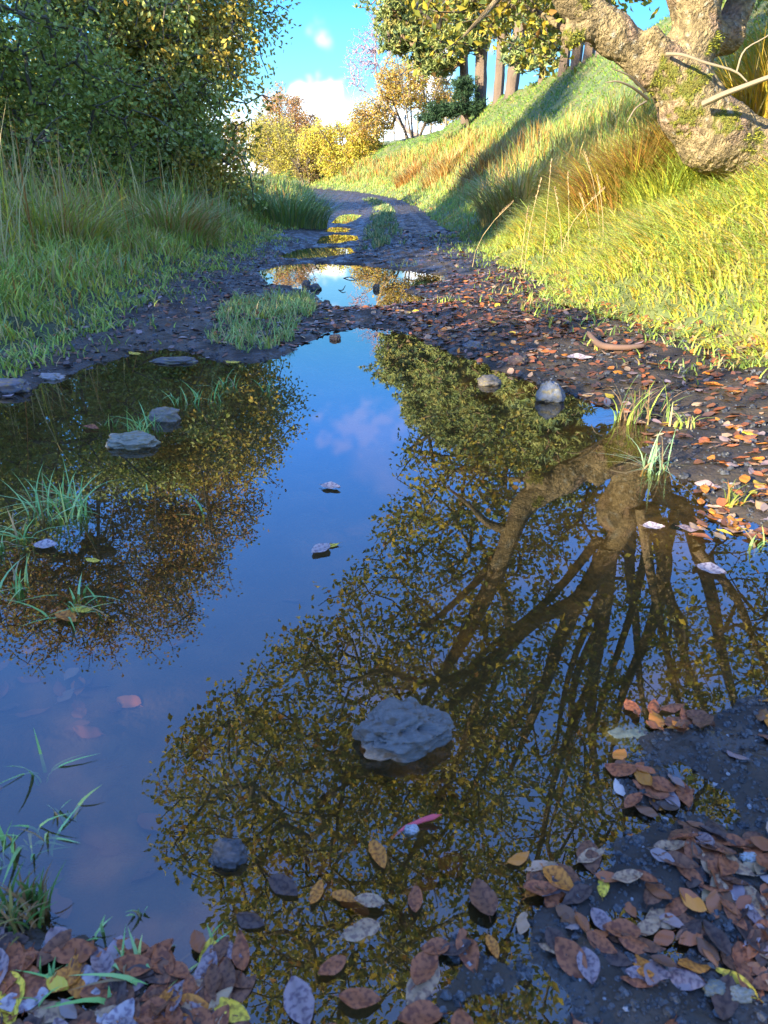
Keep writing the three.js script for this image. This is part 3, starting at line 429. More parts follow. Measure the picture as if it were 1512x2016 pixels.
  // the crown as the puddle shows it
  const outline = [[820, 800], [900, 780], [1010, 830], [1110, 880], [1200, 960], [1330, 960], [1450, 940], [1700, 900], [1750, 1400], [1650, 2000], [1200, 2300], [500, 2300], [420, 1960], [370, 1780], [300, 1690], [285, 1580], [325, 1440], [440, 1340], [570, 1215], [645, 1150], [712, 1080], [750, 960]], pts = [];
  while (pts.length < 3900) {
    const X = 280 + rnd() * 1450, Y = 780 + rnd() * 1500, D = 2.7 + rnd() * 4.2;
    if (X > 1020 && rnd() < 0.4) continue;
    if (sdPoly(outline, X, Y) > -8 - rnd() * rnd() * 60) continue;
    const e = r(X, Y, D); if (e.y > 5.6 || e.y < 1.35 || e.y < 1.75 + Math.max(0, 5.3 - D) * 0.62 || (e.y < 2.0 && X > 1000 && rnd() < 0.75)) continue;
    if (fbm3(e.x * 1.3, e.y * 1.3, e.z * 1.3, 2) < -0.12) continue;
    pts.push(e);
  }
  const direct = [[770, -250], [800, 40], [840, 130], [900, 95], [1000, 120], [1110, 130], [1180, 60], [1180, -250]];
  for (let k = 0; k < 190;) { const X = 770 + rnd() * 420, Y = -250 + rnd() * 390; if (sdPoly(direct, X, Y) > 0) continue; k++; pts.push(a(X, Y, 5.0 + 3.4 * rnd())); }
  for (let k = 0; k < 150; k++) pts.push(k % 3 ? a(1150 + rnd() * 170, -260 + rnd() * 275, 6 + rnd() * 1.5) : a(1445 + rnd() * 260, -240 + rnd() * 250, 5.9 + rnd() * 1.4));
  const t = grow(skel, pts, rnd, 0.0033, -0.04), bm = new MB(), lm = new MB(); twigs(bm, t, [0.13, 0.105, 0.07], rnd); put('branches', bm.geo(og), M.bark2, g).userData.kind = 'stuff';
  leaves(lm, t, rnd, { n: 12, len: 0.058, wid: 0.033, spread: 0.24, fine: true, droop: 0.15, colors: () => pick(rnd, [[4, [0.34, 0.34, 0.05]], [4, [0.54, 0.43, 0.045]], [2, [0.70, 0.52, 0.045]], [2, [0.21, 0.27, 0.06]], [0.7, [0.50, 0.26, 0.06]]]) });
  put('crown', lm.geo(og), M.leaf2, g);
  // pale dead branches across the trunk
  const pale = (x, y, z) => { const k = 1 + 0.2 * fbm3(x * 20, y * 20, z * 20, 2); return [0.25 * k, 0.195 * k, 0.13 * k]; };
  for (const [ps, rs] of [[[a(1384, 205, 4.95), a(1430, 184, 4.85), a(1480, 165, 4.75), a(1560, 135, 4.6)], [0.020, 0.018, 0.015, 0.013]], [[a(1312, 106, 5.0), a(1345, 108, 4.9), a(1385, 122, 4.85), a(1450, 142, 4.8), a(1470, 160, 4.78)], [0.010, 0.009, 0.008, 0.006, 0.004]], [[a(1450, 142, 4.8), a(1465, 100, 4.8), a(1512, 70, 4.8), a(1560, 20, 4.8)], [0.006, 0.005, 0.004, 0.003]], [[a(1275, 195, 5.1), a(1245, 172, 5.0), a(1215, 160, 4.95), a(1195, 162, 4.95)], [0.010, 0.007, 0.005, 0.003]], [[a(1270, 180, 5.1), a(1240, 150, 5.0), a(1205, 135, 4.95)], [0.009, 0.006, 0.003]], [[a(1272, 200, 5.1), a(1250, 215, 5.0), a(1235, 240, 4.95)], [0.007, 0.005, 0.003]]]) { const mb = new MB(); sweep(mb, ps, rs, 7, 0.04, pale, 0.05); put('dead_branch', mb.geo(og), M.bark2, g); }
}

// ------------------------------------------------------------------ grass
const GREEN = [0.33, 0.43, 0.075], LIME = [0.42, 0.54, 0.09], STRAW = [0.56, 0.44, 0.17], RUST = [0.46, 0.22, 0.05], YG = [0.60, 0.56, 0.075], COOL = [0.26, 0.36, 0.13], AMBER = [0.66, 0.44, 0.05];
function field(mb, rnd, n, where, o) {  // where(): [x, D] or null; o(x, D, rnd): { h, w, bend, az, c, s }
  for (let i = 0; i < n; i++) {
    const q = where(rnd); if (!q) continue;
    const b = o(q[0], q[1], rnd); if (!b) continue;
    blade(mb, q[0], ground(q[0], q[1]) - 0.01, -q[1], b.h, b.w, b.az ?? rnd() * 6.283, b.bend, tint(rnd, b.c, 0.2), b.s ?? 3, (rnd() - 0.5) * 1.4);
  }
}
const stuff = (name, mb, mat, label, category) => { const m = put(name, mb.geo(), mat); m.userData.kind = 'stuff'; tag(m, label, category); return m; };
const depthIn = (rnd, d0, d1, pw) => d0 + (d1 - d0) * Math.pow(rnd(), pw);
{
  const rnd = mulberry(201), mb = new MB();
  field(mb, rnd, 54000, q => { const D = depthIn(q, 2.0, 20, 2.0); return [toeL(D) + 0.08 - Math.pow(q(), 1.25) * (2.9 + D * 0.06), D]; }, (x, D, q) => {
    const t = toeL(D) - x, k = fbm2(x * 1.6, D * 1.6, 3), edge = smooth(0, 0.55, t + 0.12 * k), tall = smooth(0.5, 1.4, t);
    if (t < 0.1 && q() < 0.5) return null;
    const dry = smooth(0.0, 0.5, k + (t - 0.7) * 0.35), far = smooth(7, 10, D);
    return { h: (0.05 + 0.15 * edge + 0.31 * tall * (0.4 + q())) * (0.7 + 0.6 * q()), w: 0.005 + 0.0012 * D, bend: 0.25 + q() * 0.75, c: pick(q, [[3.5 - 2 * dry, GREEN], [2.2, LIME], [1.2, YG], [0.8, COOL], [1.2 + 3 * dry, STRAW], [0.3 + 1.3 * dry, RUST], [0.5 + dry, [0.50, 0.47, 0.09]]]), s: D < 6 ? 3 : 2 };
  });
  field(mb, rnd, 700, q => { const D = depthIn(q, 3.2, 14, 1.3); return [toeL(D) - 0.55 - q() * 1.8, D]; }, (x, D, q) => ({ h: 0.55 + 0.5 * q(), w: 0.0045 + 0.0009 * D, bend: 0.05 + 0.4 * q(), c: pick(q, [[3, STRAW], [1, RUST], [1, YG]]), s: 4 }));
  // dark rushes by the bend
  field(mb, rnd, 11000, q => { const D = depthIn(q, 8, 24, 1.2); return [toeL(D) - 0.40 - q() * 1.7, D]; }, (x, D, q) => ({ h: (0.35 + 0.40 * q()) * smooth(-0.1, 0.9, toeL(D) - x + 0.1) * (0.75 + 0.5 * fbm2(x * 1.5, D * 1.2, 2)), w: 0.010 + 0.0011 * D, bend: 0.15 + q() * 0.75, c: pick(q, [[3, COOL], [2, GREEN], [1.6, STRAW], [1.2, LIME], [0.6, RUST]]), s: 3 }));
  stuff('verge_grass', mb, M.grass, 'rough green and straw coloured grass on the shaded left verge', 'grass');
}
{
  const rnd = mulberry(202), mb = new MB();  // the sunlit bank: long arching yellow green blades combed downhill
  field(mb, rnd, 52000, q => { const D = depthIn(q, 1.6, 7.6, 1.0); return [toeR(D) - 0.04 + Math.pow(q(), 1.15) * 3.0, D]; }, (x, D, q) => {
    const t = x - toeR(D), k = fbm2(x * 1.4 + 8, D * 1.4, 3), e = smooth(0, 0.7, t + 0.1 * k);
    if (Math.hypot(x - 2.62, D - 5.35) < 0.28) return null;
    const lo = 1 - 0.6 * smooth(1.25, 1.9, x) * smooth(2.8, 3.6, D) * (1 - smooth(5.4, 6.0, D));
    return { h: (0.06 + 0.31 * e * lo * (0.55 + 0.6 * smooth(-0.5, 0.6, k))) * (0.6 + 0.7 * q()), w: 0.0055 + 0.0009 * D, az: q() < 0.72 ? 3.14 + (q() - 0.5) * 1.9 + 0.8 * k : q() * 6.28, bend: 0.7 + q() * 0.85, c: pick(q, [[4, YG], [4, LIME], [1 + k, AMBER], [1.4, STRAW], [1.5, GREEN]]), s: 3 };
  });
  // rough straw and rust coloured grass along the foot of the bank farther on
  field(mb, rnd, 40000, q => { const D = depthIn(q, 6.6, 38, 1.7); return [toeR(D) - 0.05 + Math.pow(q(), 1.1) * 2.3, D]; }, (x, D, q) => {
    const t = x - toeR(D), k = fbm2(x * 0.8 + 3, D * 0.45, 3), e = smooth(0, 0.9, t), tall = smooth(0.45, 1.2, t) * (1 - smooth(1.6, 2.6, t));
    return { h: (0.06 + 0.14 * e + 0.36 * tall * smooth(-0.2, 0.45, k)) * (0.5 + 0.8 * q()), w: 0.006 + 0.0008 * D, bend: 0.15 + q() * 0.6, c: pick(q, [[2.4 - 1.8 * e, GREEN], [2 - e, COOL], [0.8 + 1.6 * tall * smooth(-0.2, 0.4, k), STRAW], [0.2 + 3 * tall * smooth(9, 15, D) * smooth(-0.2, 0.3, k), RUST], [1.2, [0.26, 0.38, 0.08]], [0.4 + 1.2 * tall, [0.36, 0.28, 0.06]], [0.6, LIME]]), s: D < 10 ? 3 : 2 };
  });
  stuff('bank_grass', mb, M.grass, 'long grass on the right bank, sunlit yellow green near and straw coloured beyond', 'grass');
}
{
  const rnd = mulberry(203), mb = new MB();
  field(mb, rnd, 62000, q => { const D = depthIn(q, 4, 46, 1.35), w = table(CREST, D, 1) - toeR(D); return [toeR(D) + (0.26 + 0.86 * q()) * w, D]; }, (x, D, q) => { const k = fbm2(x * 1.1 + 30, D * 0.6, 3), f = fbm2(x * 3.3, D * 2.2, 2); return { h: (0.055 + 0.04 * f + 0.04 * smooth(0, 0.6, k)) * (0.6 + 0.8 * q()), w: 0.009 + 0.0011 * D, az: 3.14 + (q() - 0.5) * 2.6, bend: 0.6 + q() * 0.8, c: pick(q, [[4, [0.26, 0.42, 0.08]], [3, [0.19, 0.33, 0.11]], [0.5 + 0.8 * k, STRAW], [1, LIME], [1.5, [0.34, 0.45, 0.08]]]), s: 2 }; });
  stuff('hillside_grass', mb, M.grass, 'short green turf on the slope of the embankment', 'grass');
}
{ // grass along the middle of the track and on the mud
  const rnd = mulberry(204), mb = new MB(), isle = [[415, 690], [410, 655], [440, 615], [520, 590], [610, 590], [630, 610], [600, 640], [560, 690], [480, 702]].map(e => p(...e));
  const bx = [Math.min(...isle.map(e => e[0])), Math.max(...isle.map(e => e[0])), Math.min(...isle.map(e => e[1])), Math.max(...isle.map(e => e[1]))];
  field(mb, rnd, 5200, q => { const x = lerp(bx[0], bx[1], q()), D = lerp(bx[2], bx[3], q()); return sdPoly(isle, x, D) < 0.08 * fbm2(x * 7, D * 7, 3) - 0.01 ? [x, D] : null; }, (x, D, q) => (fbm2(x * 5, D * 5, 2) < -0.25 && q() < 0.8 ? null : { h: (0.03 + 0.08 * q()) * (0.7 + 0.5 * fbm2(x * 4, D * 4 + 60, 2)), w: 0.006, bend: 0.3 + 0.6 * q(), c: pick(q, [[3, [0.28, 0.42, 0.12]], [2, [0.42, 0.50, 0.16]], [1.4, STRAW], [1, GREEN]]) }));
  field(mb, rnd, 5000, q => { const D = depthIn(q, 7.6, 24, 1.2); return [bend(D) - 0.02 + (q() + q() - 1) * 0.26, D]; }, (x, D, q) => (fbm2(x * 2.2, D * 0.7 + 9, 3) < -0.12 ? null : { h: 0.04 + 0.07 * q(), w: 0.007 + 0.0007 * D, bend: 0.3 + 0.5 * q(), c: pick(q, [[3, [0.16, 0.25, 0.09]], [2, COOL], [1, STRAW]]), s: 2 }));
  field(mb, rnd, 9000, q => { const D = depthIn(q, 1.8, 9, 1.3), s = q() < 0.5; return [s ? toeR(D) - q() * q() * 0.5 : toeL(D) + q() * q() * 0.45, D]; }, (x, D, q) => (toWater(x, D) < 0.04 || fbm2(x * 4, D * 4 + 20, 2) < 0.0 ? null : { h: 0.025 + 0.06 * q(), w: 0.0055 + 0.0005 * D, bend: 0.4 + 0.7 * q(), c: pick(q, [[3, [0.19, 0.29, 0.07]], [2, LIME], [1, STRAW], [1, GREEN]]) }));
  stuff('track_grass', mb, M.grass, 'low grass growing on the mud and along the middle of the track', 'grass');
}
function tussock(seed, px0, py0, D, label, n, R, h, colors, comb) {
  if (!D) { D = 8; while (D < 40 && ground(a(px0, py0, D).x, D) < a(px0, py0, D).y) D += 0.05; }
  const rnd = mulberry(seed), c = a(px0, py0, D), x0 = c.x, mb = new MB(), y0 = ground(x0, D), og = [x0, y0, -D];
  for (let i = 0; i < n; i++) { const an = rnd() * 6.283, q = Math.sqrt(rnd()) * R, x = x0 + Math.cos(an) * q, d = D + Math.sin(an) * q, az = comb === undefined ? -an + (rnd() - 0.5) : (rnd() < 0.7 ? comb + (rnd() - 0.5) * 1.3 : -an); blade(mb, x, ground(x, d) - 0.02, -d, h * (0.35 + 0.8 * rnd()), 0.006 + 0.0007 * D, az, 0.45 + rnd() * 0.75, tint(rnd, pick(rnd, colors), 0.22), 4, (rnd() - 0.5) * 1.2); }
  const m = put('rush_tussock', mb.geo(og), M.grass); m.position.set(...og); return tag(m, label, 'tussock');
}
tussock(301, 1255, 300, 6.1, 'big golden brown tussock arching left behind the willow trunk', 2600, 0.42, 0.62, [[4, [0.33, 0.21, 0.05]], [3, [0.42, 0.30, 0.045]], [2, RUST], [1, YG]], 3.3);
tussock(302, 1320, 330, 5.6, 'bright green tussock tucked against the left side of the willow trunk', 1300, 0.26, 0.42, [[4, [0.34, 0.38, 0.04]], [2, YG], [2, LIME]], 3.2);
tussock(303, 1500, 235, 6.0, 'tall amber tussock behind the willow at the right edge', 1700, 0.40, 0.75, [[4, AMBER], [3, YG], [2, STRAW]]);
tussock(304, 818, 346, 0, 'rust orange tussock at the foot of the slope, leftmost', 900, 0.65, 0.62, [[4, RUST], [2, [0.40, 0.22, 0.06]], [2, STRAW]]);
tussock(305, 885, 338, 0, 'rust and straw coloured tussock in the middle of the slope foot', 1100, 0.75, 0.72, [[3, RUST], [3, STRAW], [2, [0.40, 0.26, 0.06]]]);
tussock(306, 965, 335, 0, 'brown tussock beneath the shaded slope, right of the rusty ones', 1000, 0.6, 0.65, [[3, [0.26, 0.17, 0.06]], [2, STRAW], [1, RUST]]);
tussock(307, 1020, 420, 8.6, 'straw coloured tussock where the sunlit grass begins', 1100, 0.40, 0.70, [[4, STRAW], [2, [0.36, 0.28, 0.06]], [1, GREEN]]);
tussock(308, 90, 430, 5.6, 'straw and green tussock at the left edge below the dark bush', 1100, 0.40, 0.55, [[3, STRAW], [2, YG], [2, GREEN]]);
tussock(309, 330, 420, 7.2, 'tall yellowing tussock in the middle of the left verge', 900, 0.40, 0.55, [[3, STRAW], [2, GREEN], [1, RUST]]);
tussock(310, 560, 400, 11.5, 'dark green rush tussock at the inside of the bend', 1200, 0.6, 0.75, [[4, COOL], [2, GREEN], [1, STRAW]]);
// dry seed heads that stand clear of the grass
const place = ['leftmost', ...['second', 'third', 'fourth', 'fifth', 'sixth', 'seventh', 'eighth', 'ninth'].map(e => e + ' from left'), 'rightmost'];
[[1065, 355, 5.2, 0.62], [1092, 372, 5.0, 0.55], [1118, 345, 5.1, 0.66], [1142, 385, 5.0, 0.5], [1176, 350, 4.9, 0.7], [1190, 372, 4.9, 0.5], [1150, 300, 5.3, 0.75], [1008, 400, 5.6, 0.6], [1040, 410, 5.4, 0.5], [1085, 320, 5.4, 0.7], [146, 300, 6.0, 0.75], [62, 260, 6.2, 0.85], [92, 320, 5.8, 0.7], [180, 320, 6.4, 0.7], [24, 310, 5.6, 0.75], [240, 350, 6.6, 0.6], [115, 350, 5.6, 0.6]].forEach(([X, Y, D, h], i) => {
  const rnd = mulberry(400 + i), tip = a(X, Y, D), y = ground(tip.x, D), H = Math.max(0.35, tip.y - y), g = thing('seed_grass', i < 10 ? 'dry tan seed head grass on the right bank, ' + place[[1, 3, 5, 6, 8, 9, 7, 0, 2, 4][i]] : 'thin dry seed head grass before the dark bush on the left, ' + ['fifth', 'second', 'third', 'sixth', 'first', 'seventh', 'fourth'][i - 10] + ' from left', 'grass', [tip.x, y, -D], i < 10 ? 'seed head stems on the right bank' : 'seed head stems on the left verge');
  const l = (rnd() - 0.5) * 0.55, sm = new MB(), hm = new MB(), c = [0.46, 0.34, 0.16], pt = t => V(l * t * t - l, H * t, 0.1 * (rnd() - 0.5) * 0);
  const ps = [0, 0.25, 0.5, 0.75, 1].map(pt); for (let k = 0; k < 4; k++) prism(sm, ps[k], ps[k + 1], 0.0021, 0.0016, 4, c);
  for (let k = 0; k < 46; k++) { const t = 0.80 + 0.22 * rnd(), q = pt(t); leaf(hm, q.x, q.y, q.z, V(rnd() - 0.5, 1.2, rnd() - 0.5), 0.016, 0.0045, tint(rnd, [0.42, 0.28, 0.15], 0.25), rnd, false); }
  put('stem', sm.geo(), M.dry, g); put('seed_head', hm.geo(), M.dry, g);
});

// tufts that grow out of the puddle, blade by blade
const FRESH = [[3, [0.22, 0.44, 0.12]], [3, [0.31, 0.52, 0.18]], [1, [0.45, 0.52, 0.14]]];
function tuft(seed, X, Y, n, h, R, label, opt = {}) {
  const rnd = mulberry(seed), [x, D] = p(X, Y), y = Math.max(-0.012, ground(x, D)) - 0.004, g = thing('grass_tuft', label, 'grass tuft', [x, y, -D]);
  for (let i = 0; i < n * 1.5; i++) { const mb = new MB(), an = rnd() * 6.283, q = R * Math.sqrt(rnd()), k = opt.flat && rnd() < opt.flat; blade(mb, Math.cos(an) * q * (opt.wide ?? 1), 0, Math.sin(an) * q, h * 1.12 * (0.5 + 0.7 * rnd()), 0.86 * (opt.w ?? 0.005) * (0.7 + 0.6 * rnd()), rnd() * 6.283, k ? 1.35 : 0.2 + 0.7 * rnd(), tint(rnd, rnd() < 0.12 ? [0.34, 0.24, 0.11] : pick(rnd, opt.c ?? FRESH), 0.2), 5, (rnd() - 0.5)); put('blade', mb.geo(), M.grass, g); }
  return g;
}
tuft(501, 118, 1010, 46, 0.10, 0.055, 'fresh green tuft standing in the water near the left edge', { wide: 1.2, flat: 0.3 });
tuft(502, 285, 850, 22, 0.085, 0.05, 'green tuft sprouting behind the pale flat stone', { flat: 0.3 });
tuft(503, 370, 790, 22, 0.075, 0.07, 'row of green shoots in the water beyond the stones', { wide: 1.5, flat: 0.2 });
tuft(504, 445, 760, 14, 0.07, 0.05, 'thin green shoots at the far end of the row in the water', { flat: 0.2 });
tuft(505, 215, 838, 6, 0.05, 0.02, 'small sprig left of the tuft on the pale stone');
tuft(506, 20, 1060, 18, 0.07, 0.035, 'drooping green blades at the left edge below the fresh tuft', { flat: 0.6 });
tuft(507, 20, 1160, 16, 0.06, 0.03, 'bent green blades at the left edge, middle height', { flat: 0.6 });
tuft(508, 165, 1195, 12, 0.06, 0.045, 'sprawling green shoots beside the orange and yellow leaves', { flat: 0.7, wide: 1.4 });
tuft(509, 75, 1510, 4, 0.05, 0.012, 'crossed pale green blades in dark water at lower left', { flat: 0.6 });
tuft(510, 50, 1660, 13, 0.045, 0.025, 'loose green blades standing in blue water at lower left', { w: 0.006, flat: 0.3 });
tuft(511, 125, 1600, 4, 0.035, 0.010, 'single bent shoot right of the loose blades at lower left', { w: 0.006 });
tuft(512, 45, 1810, 60, 0.045, 0.022, 'dense olive green tuft on the leafy edge at lower left', { w: 0.0045, c: [[3, [0.10, 0.20, 0.03]], [1, [0.25, 0.22, 0.05]], [1, [0.28, 0.15, 0.05]]] });
tuft(513, 195, 1840, 3, 0.03, 0.006, 'two slim shoots at the water edge right of the dense tuft', { w: 0.0045 });
tuft(514, 275, 1805, 3, 0.022, 0.006, 'tiny pair of shoots in open water near the bottom', { w: 0.0045 });
tuft(515, 400, 1870, 5, 0.030, 0.012, 'splayed pale shoots at the bottom beside the leaf pile', { w: 0.0045, flat: 0.4 });
tuft(516, 240, 1930, 9, 0.035, 0.022, 'green blades rising among the brown leaves at lower left', { w: 0.005, flat: 0.3 });
tuft(517, 75, 1960, 8, 0.033, 0.022, 'thin green blades in the leaf pile at the bottom left corner', { w: 0.0045, flat: 0.3 });
tuft(518, 1290, 925, 26, 0.10, 0.035, 'grey green spiky tuft over the reflected trunk', { flat: 0.5, c: [[3, [0.22, 0.40, 0.20]], [2, [0.32, 0.44, 0.22]], [1, STRAW]] });
tuft(519, 1262, 830, 34, 0.12, 0.06, 'tall green and tan tuft at the right edge of the water', { wide: 1.2, c: [[3, [0.24, 0.36, 0.08]], [2, [0.38, 0.24, 0.12]], [2, LIME]] });
tuft(520, 1340, 850, 12, 0.07, 0.04, 'yellow green tuft right of the tall tan one', { flat: 0.4, c: [[3, LIME], [1, STRAW]] });
tuft(521, 1445, 1000, 16, 0.05, 0.02, 'upright olive tuft among the orange leaves at the right', { c: [[3, [0.20, 0.24, 0.04]], [2, [0.36, 0.20, 0.04]]] });
tuft(522, 1490, 1075, 6, 0.05, 0.015, 'small pale tuft at the right edge below the olive one');
tuft(523, 395, 1010, 2, 0.07, 0.01, 'single bent blade lying on the water in the left half', { flat: 1 });
tuft(524, 292, 968, 3, 0.035, 0.006, 'curled pair of tips in the dark water left of the sky reflection', { flat: 0.4 });
tuft(525, 530, 770, 5, 0.06, 0.02, 'wispy shoots before the reflected sky', { flat: 0.5 });
tuft(526, 1040, 625, 14, 0.10, 0.05, 'sparse grass tuft on the mud right of the second puddle', { c: [[2, LIME], [2, STRAW], [1, GREEN]] });
tuft(527, 880, 605, 24, 0.06, 0.07, 'low grass tuft on the strip between the puddles', { c: [[2, LIME], [2, GREEN]] });
tuft(528, 800, 528, 22, 0.07, 0.10, 'dark tuft at the far rim of the second puddle', { c: [[2, COOL], [2, GREEN], [1, STRAW]], wide: 1.5 });

// ------------------------------------------------------------------ stones
function rock(seed, w, h, d, o = {}) {
  const g = mergeVertices(new THREE.IcosahedronGeometry(1, o.detail ?? 9).deleteAttribute('uv').deleteAttribute('normal'), 1e-4), P = g.attributes.position, rnd = mulberry(seed), C = new Float32Array(P.count * 3), U = new Float32Array(P.count * 2), s = seed * 1.7;
  const pits = Array.from({ length: o.pits ?? 0 }, () => [V(rnd() - 0.5, rnd() * 0.6 + 0.05, rnd() - 0.5).normalize(), 0.045 + 0.13 * rnd() * rnd() * rnd(), 0.6 + 0.7 * rnd()]), q = V();
  for (let i = 0; i < P.count; i++) {
    q.fromBufferAttribute(P, i); const n = q.clone();
    let R = 1 + 0.26 * fbm3(n.x * 1.1 + s, n.y * 1.1, n.z * 1.1, 2) + 0.07 * n3(n.x * 2.6 + s, n.y * 2.6, n.z * 2.6) + 0.016 * fbm3(n.x * 9 + s, n.y * 9, n.z * 9, 2);
    for (const [c, rad, dp] of pits) { const e = Math.hypot(n.x - c.x, (n.y - c.y) * dp, n.z - c.z) / rad; if (e < 1) { R -= 1.5 * rad * Math.pow(1 - e * e, 0.7); } }
    q.set(Math.sign(n.x) * Math.pow(Math.abs(n.x), 0.9), Math.sign(n.y) * Math.pow(Math.abs(n.y), 0.85), Math.sign(n.z) * Math.pow(Math.abs(n.z), 0.9)).multiplyScalar(R);
    if (o.shape) o.shape(q);
    q.multiply(V(w / 2, h / 2, d / 2)); P.setXYZ(i, q.x, q.y, q.z);
    const k = 1 + 0.35 * fbm3(n.x * 4 + s, n.y * 4, n.z * 4, 4) + 0.25 * fbm3(n.x * 16 + s, n.y * 16, n.z * 16, 2), st = smooth(0.15, 0.4, fbm3(n.x * 2.2 + s, n.y * 2.2 + 7, n.z * 2.2, 3)), b = o.c ?? [0.20, 0.20, 0.19], b2 = o.c2 ?? [0.20, 0.16, 0.08];
    C.set(b.map((v, j) => lerp(v, b2[j], st) * k), i * 3); U[i * 2] = q.x + q.z * 0.3; U[i * 2 + 1] = q.z + q.y;
  }
  g.setAttribute('color', new THREE.BufferAttribute(C, 3)); g.setAttribute('uv', new THREE.BufferAttribute(U, 2)); g.computeVertexNormals(); return g;
}
function stone(seed, X, Y, wpx, hgt, dep, label, o = {}) {
  const [x, D] = p(X, Y), sc = Math.hypot(x, D, EYE) / F * 0.98, w = wpx * sc, m = put('stone', rock(seed, w, hgt, w * dep, o), o.mat ?? M.stone);
  m.position.set(x, (o.y ?? 0.3) * hgt + (o.wet === false ? Math.max(0, ground(x, D)) : 0) - hgt * 0.12, -D); m.rotation.y = o.turn ?? 0; return tag(m, label, 'stone');
}
stone(601, 790, 1452, 172, 0.040, 0.78, 'large grey pitted stone rising from the middle of the puddle', { detail: 44, pits: 64, c: [0.105, 0.098, 0.088], c2: [0.08, 0.058, 0.036], y: 0.42, turn: 0.3, shape: q => { q.x *= 1 + 0.12 * q.z; q.z *= 1 - 0.18 * (q.x < 0 ? -q.x : 0); } });
stone(602, 262, 876, 92, 0.045, 0.6, 'pale flat stone with a green tuft behind it in the left half', { c: [0.21, 0.19, 0.14], pits: 8, detail: 22 });
stone(603, 325, 826, 56, 0.05, 0.7, 'small brownish stone just behind the pale flat one', { c: [0.18, 0.15, 0.12] });
stone(604, 1083, 788, 56, 0.07, 0.8, 'dark grey pointed stone at the right edge of the puddle', { c: [0.13, 0.14, 0.16], shape: q => { if (q.y > 0) { q.x *= 1 - 0.45 * q.y; q.z *= 1 - 0.4 * q.y; } }, y: 0.45 });
stone(605, 962, 756, 44, 0.04, 0.8, 'dull stone half sunk left of the pointed grey one', { c: [0.13, 0.11, 0.09] });
stone(606, 452, 1690, 62, 0.026, 0.8, 'small black wet stone in the lower left of the puddle', { c: [0.06, 0.06, 0.065], c2: [0.03, 0.03, 0.03], pits: 8, y: 0.3 });
stone(607, 1243, 1445, 90, 0.016, 0.8, 'pale greenish flat stone just under the water among leaves', { c: [0.15, 0.155, 0.10], c2: [0.13, 0.12, 0.07], y: -0.25 });
stone(608, 603, 562, 16, 0.05, 0.8, 'dark stone in the second puddle, upper one of the pair', { c: [0.07, 0.07, 0.08], detail: 8 });
stone(609, 621, 570, 22, 0.05, 0.8, 'dark stone in the second puddle, lower one of the pair', { c: [0.07, 0.07, 0.08], detail: 8 });
stone(610, 643, 598, 14, 0.03, 0.8, 'little dark stone at the near rim of the second puddle', { c: [0.06, 0.06, 0.06], detail: 8 });
stone(611, 741, 570, 13, 0.05, 0.8, 'upright dark lump in the right half of the second puddle', { c: [0.06, 0.055, 0.05], detail: 8 });
stone(612, 660, 668, 22, 0.03, 0.8, 'lone brown stone at the near rim of the leafy strip', { c: [0.10, 0.06, 0.05], detail: 8 });
stone(613, 1018, 722, 40, 0.05, 0.8, 'dark red brown stone on the muddy right shore', { c: [0.08, 0.05, 0.045], wet: false, y: 0.2 });
stone(614, 930, 690, 40, 0.05, 0.6, 'grey stone on the muddy right shore nearest the pine reflection', { c: [0.13, 0.13, 0.15], wet: false, y: 0.2 });
stone(615, 20, 770, 70, 0.05, 0.6, 'dark slab on the shore at the left edge', { c: [0.12, 0.11, 0.12], wet: false, y: 0.1 });
stone(616, 100, 745, 48, 0.035, 0.6, 'small pale stone on the left shore beside the dark slab', { c: [0.26, 0.23, 0.22], wet: false, y: 0.1 });
stone(617, 345, 712, 84, 0.025, 0.5, 'low muddy stone beside the grass island', { c: [0.10, 0.09, 0.09], y: 0.2 });
stone(618, 265, 520, 20, 0.05, 0.8, 'small stone in the mud before the left verge', { c: [0.2, 0.19, 0.2], wet: false, y: 0.2, detail: 8 });
stone(619, 810, 1636, 26, 0.012, 0.8, 'little pale pebble breaking the water right of the pink stalk', { c: [0.3, 0.3, 0.32], y: 0.2, detail: 8 });
stone(620, 1475, 1700, 34, 0.012, 0.7, 'white pebble on the wet gravel at the right edge', { c: [0.30, 0.30, 0.29], wet: false, y: 0.25, detail: 8 });
stone(621, 1455, 1960, 42, 0.012, 0.6, 'cream pebble on the gravel near the bottom right corner', { c: [0.22, 0.20, 0.16], wet: false, y: 0.25, detail: 8 });
stone(622, 1410, 1950, 40, 0.010, 0.7, 'grey green pebble left of the cream one near the corner', { c: [0.12, 0.125, 0.11], wet: false, y: 0.25, detail: 8 });
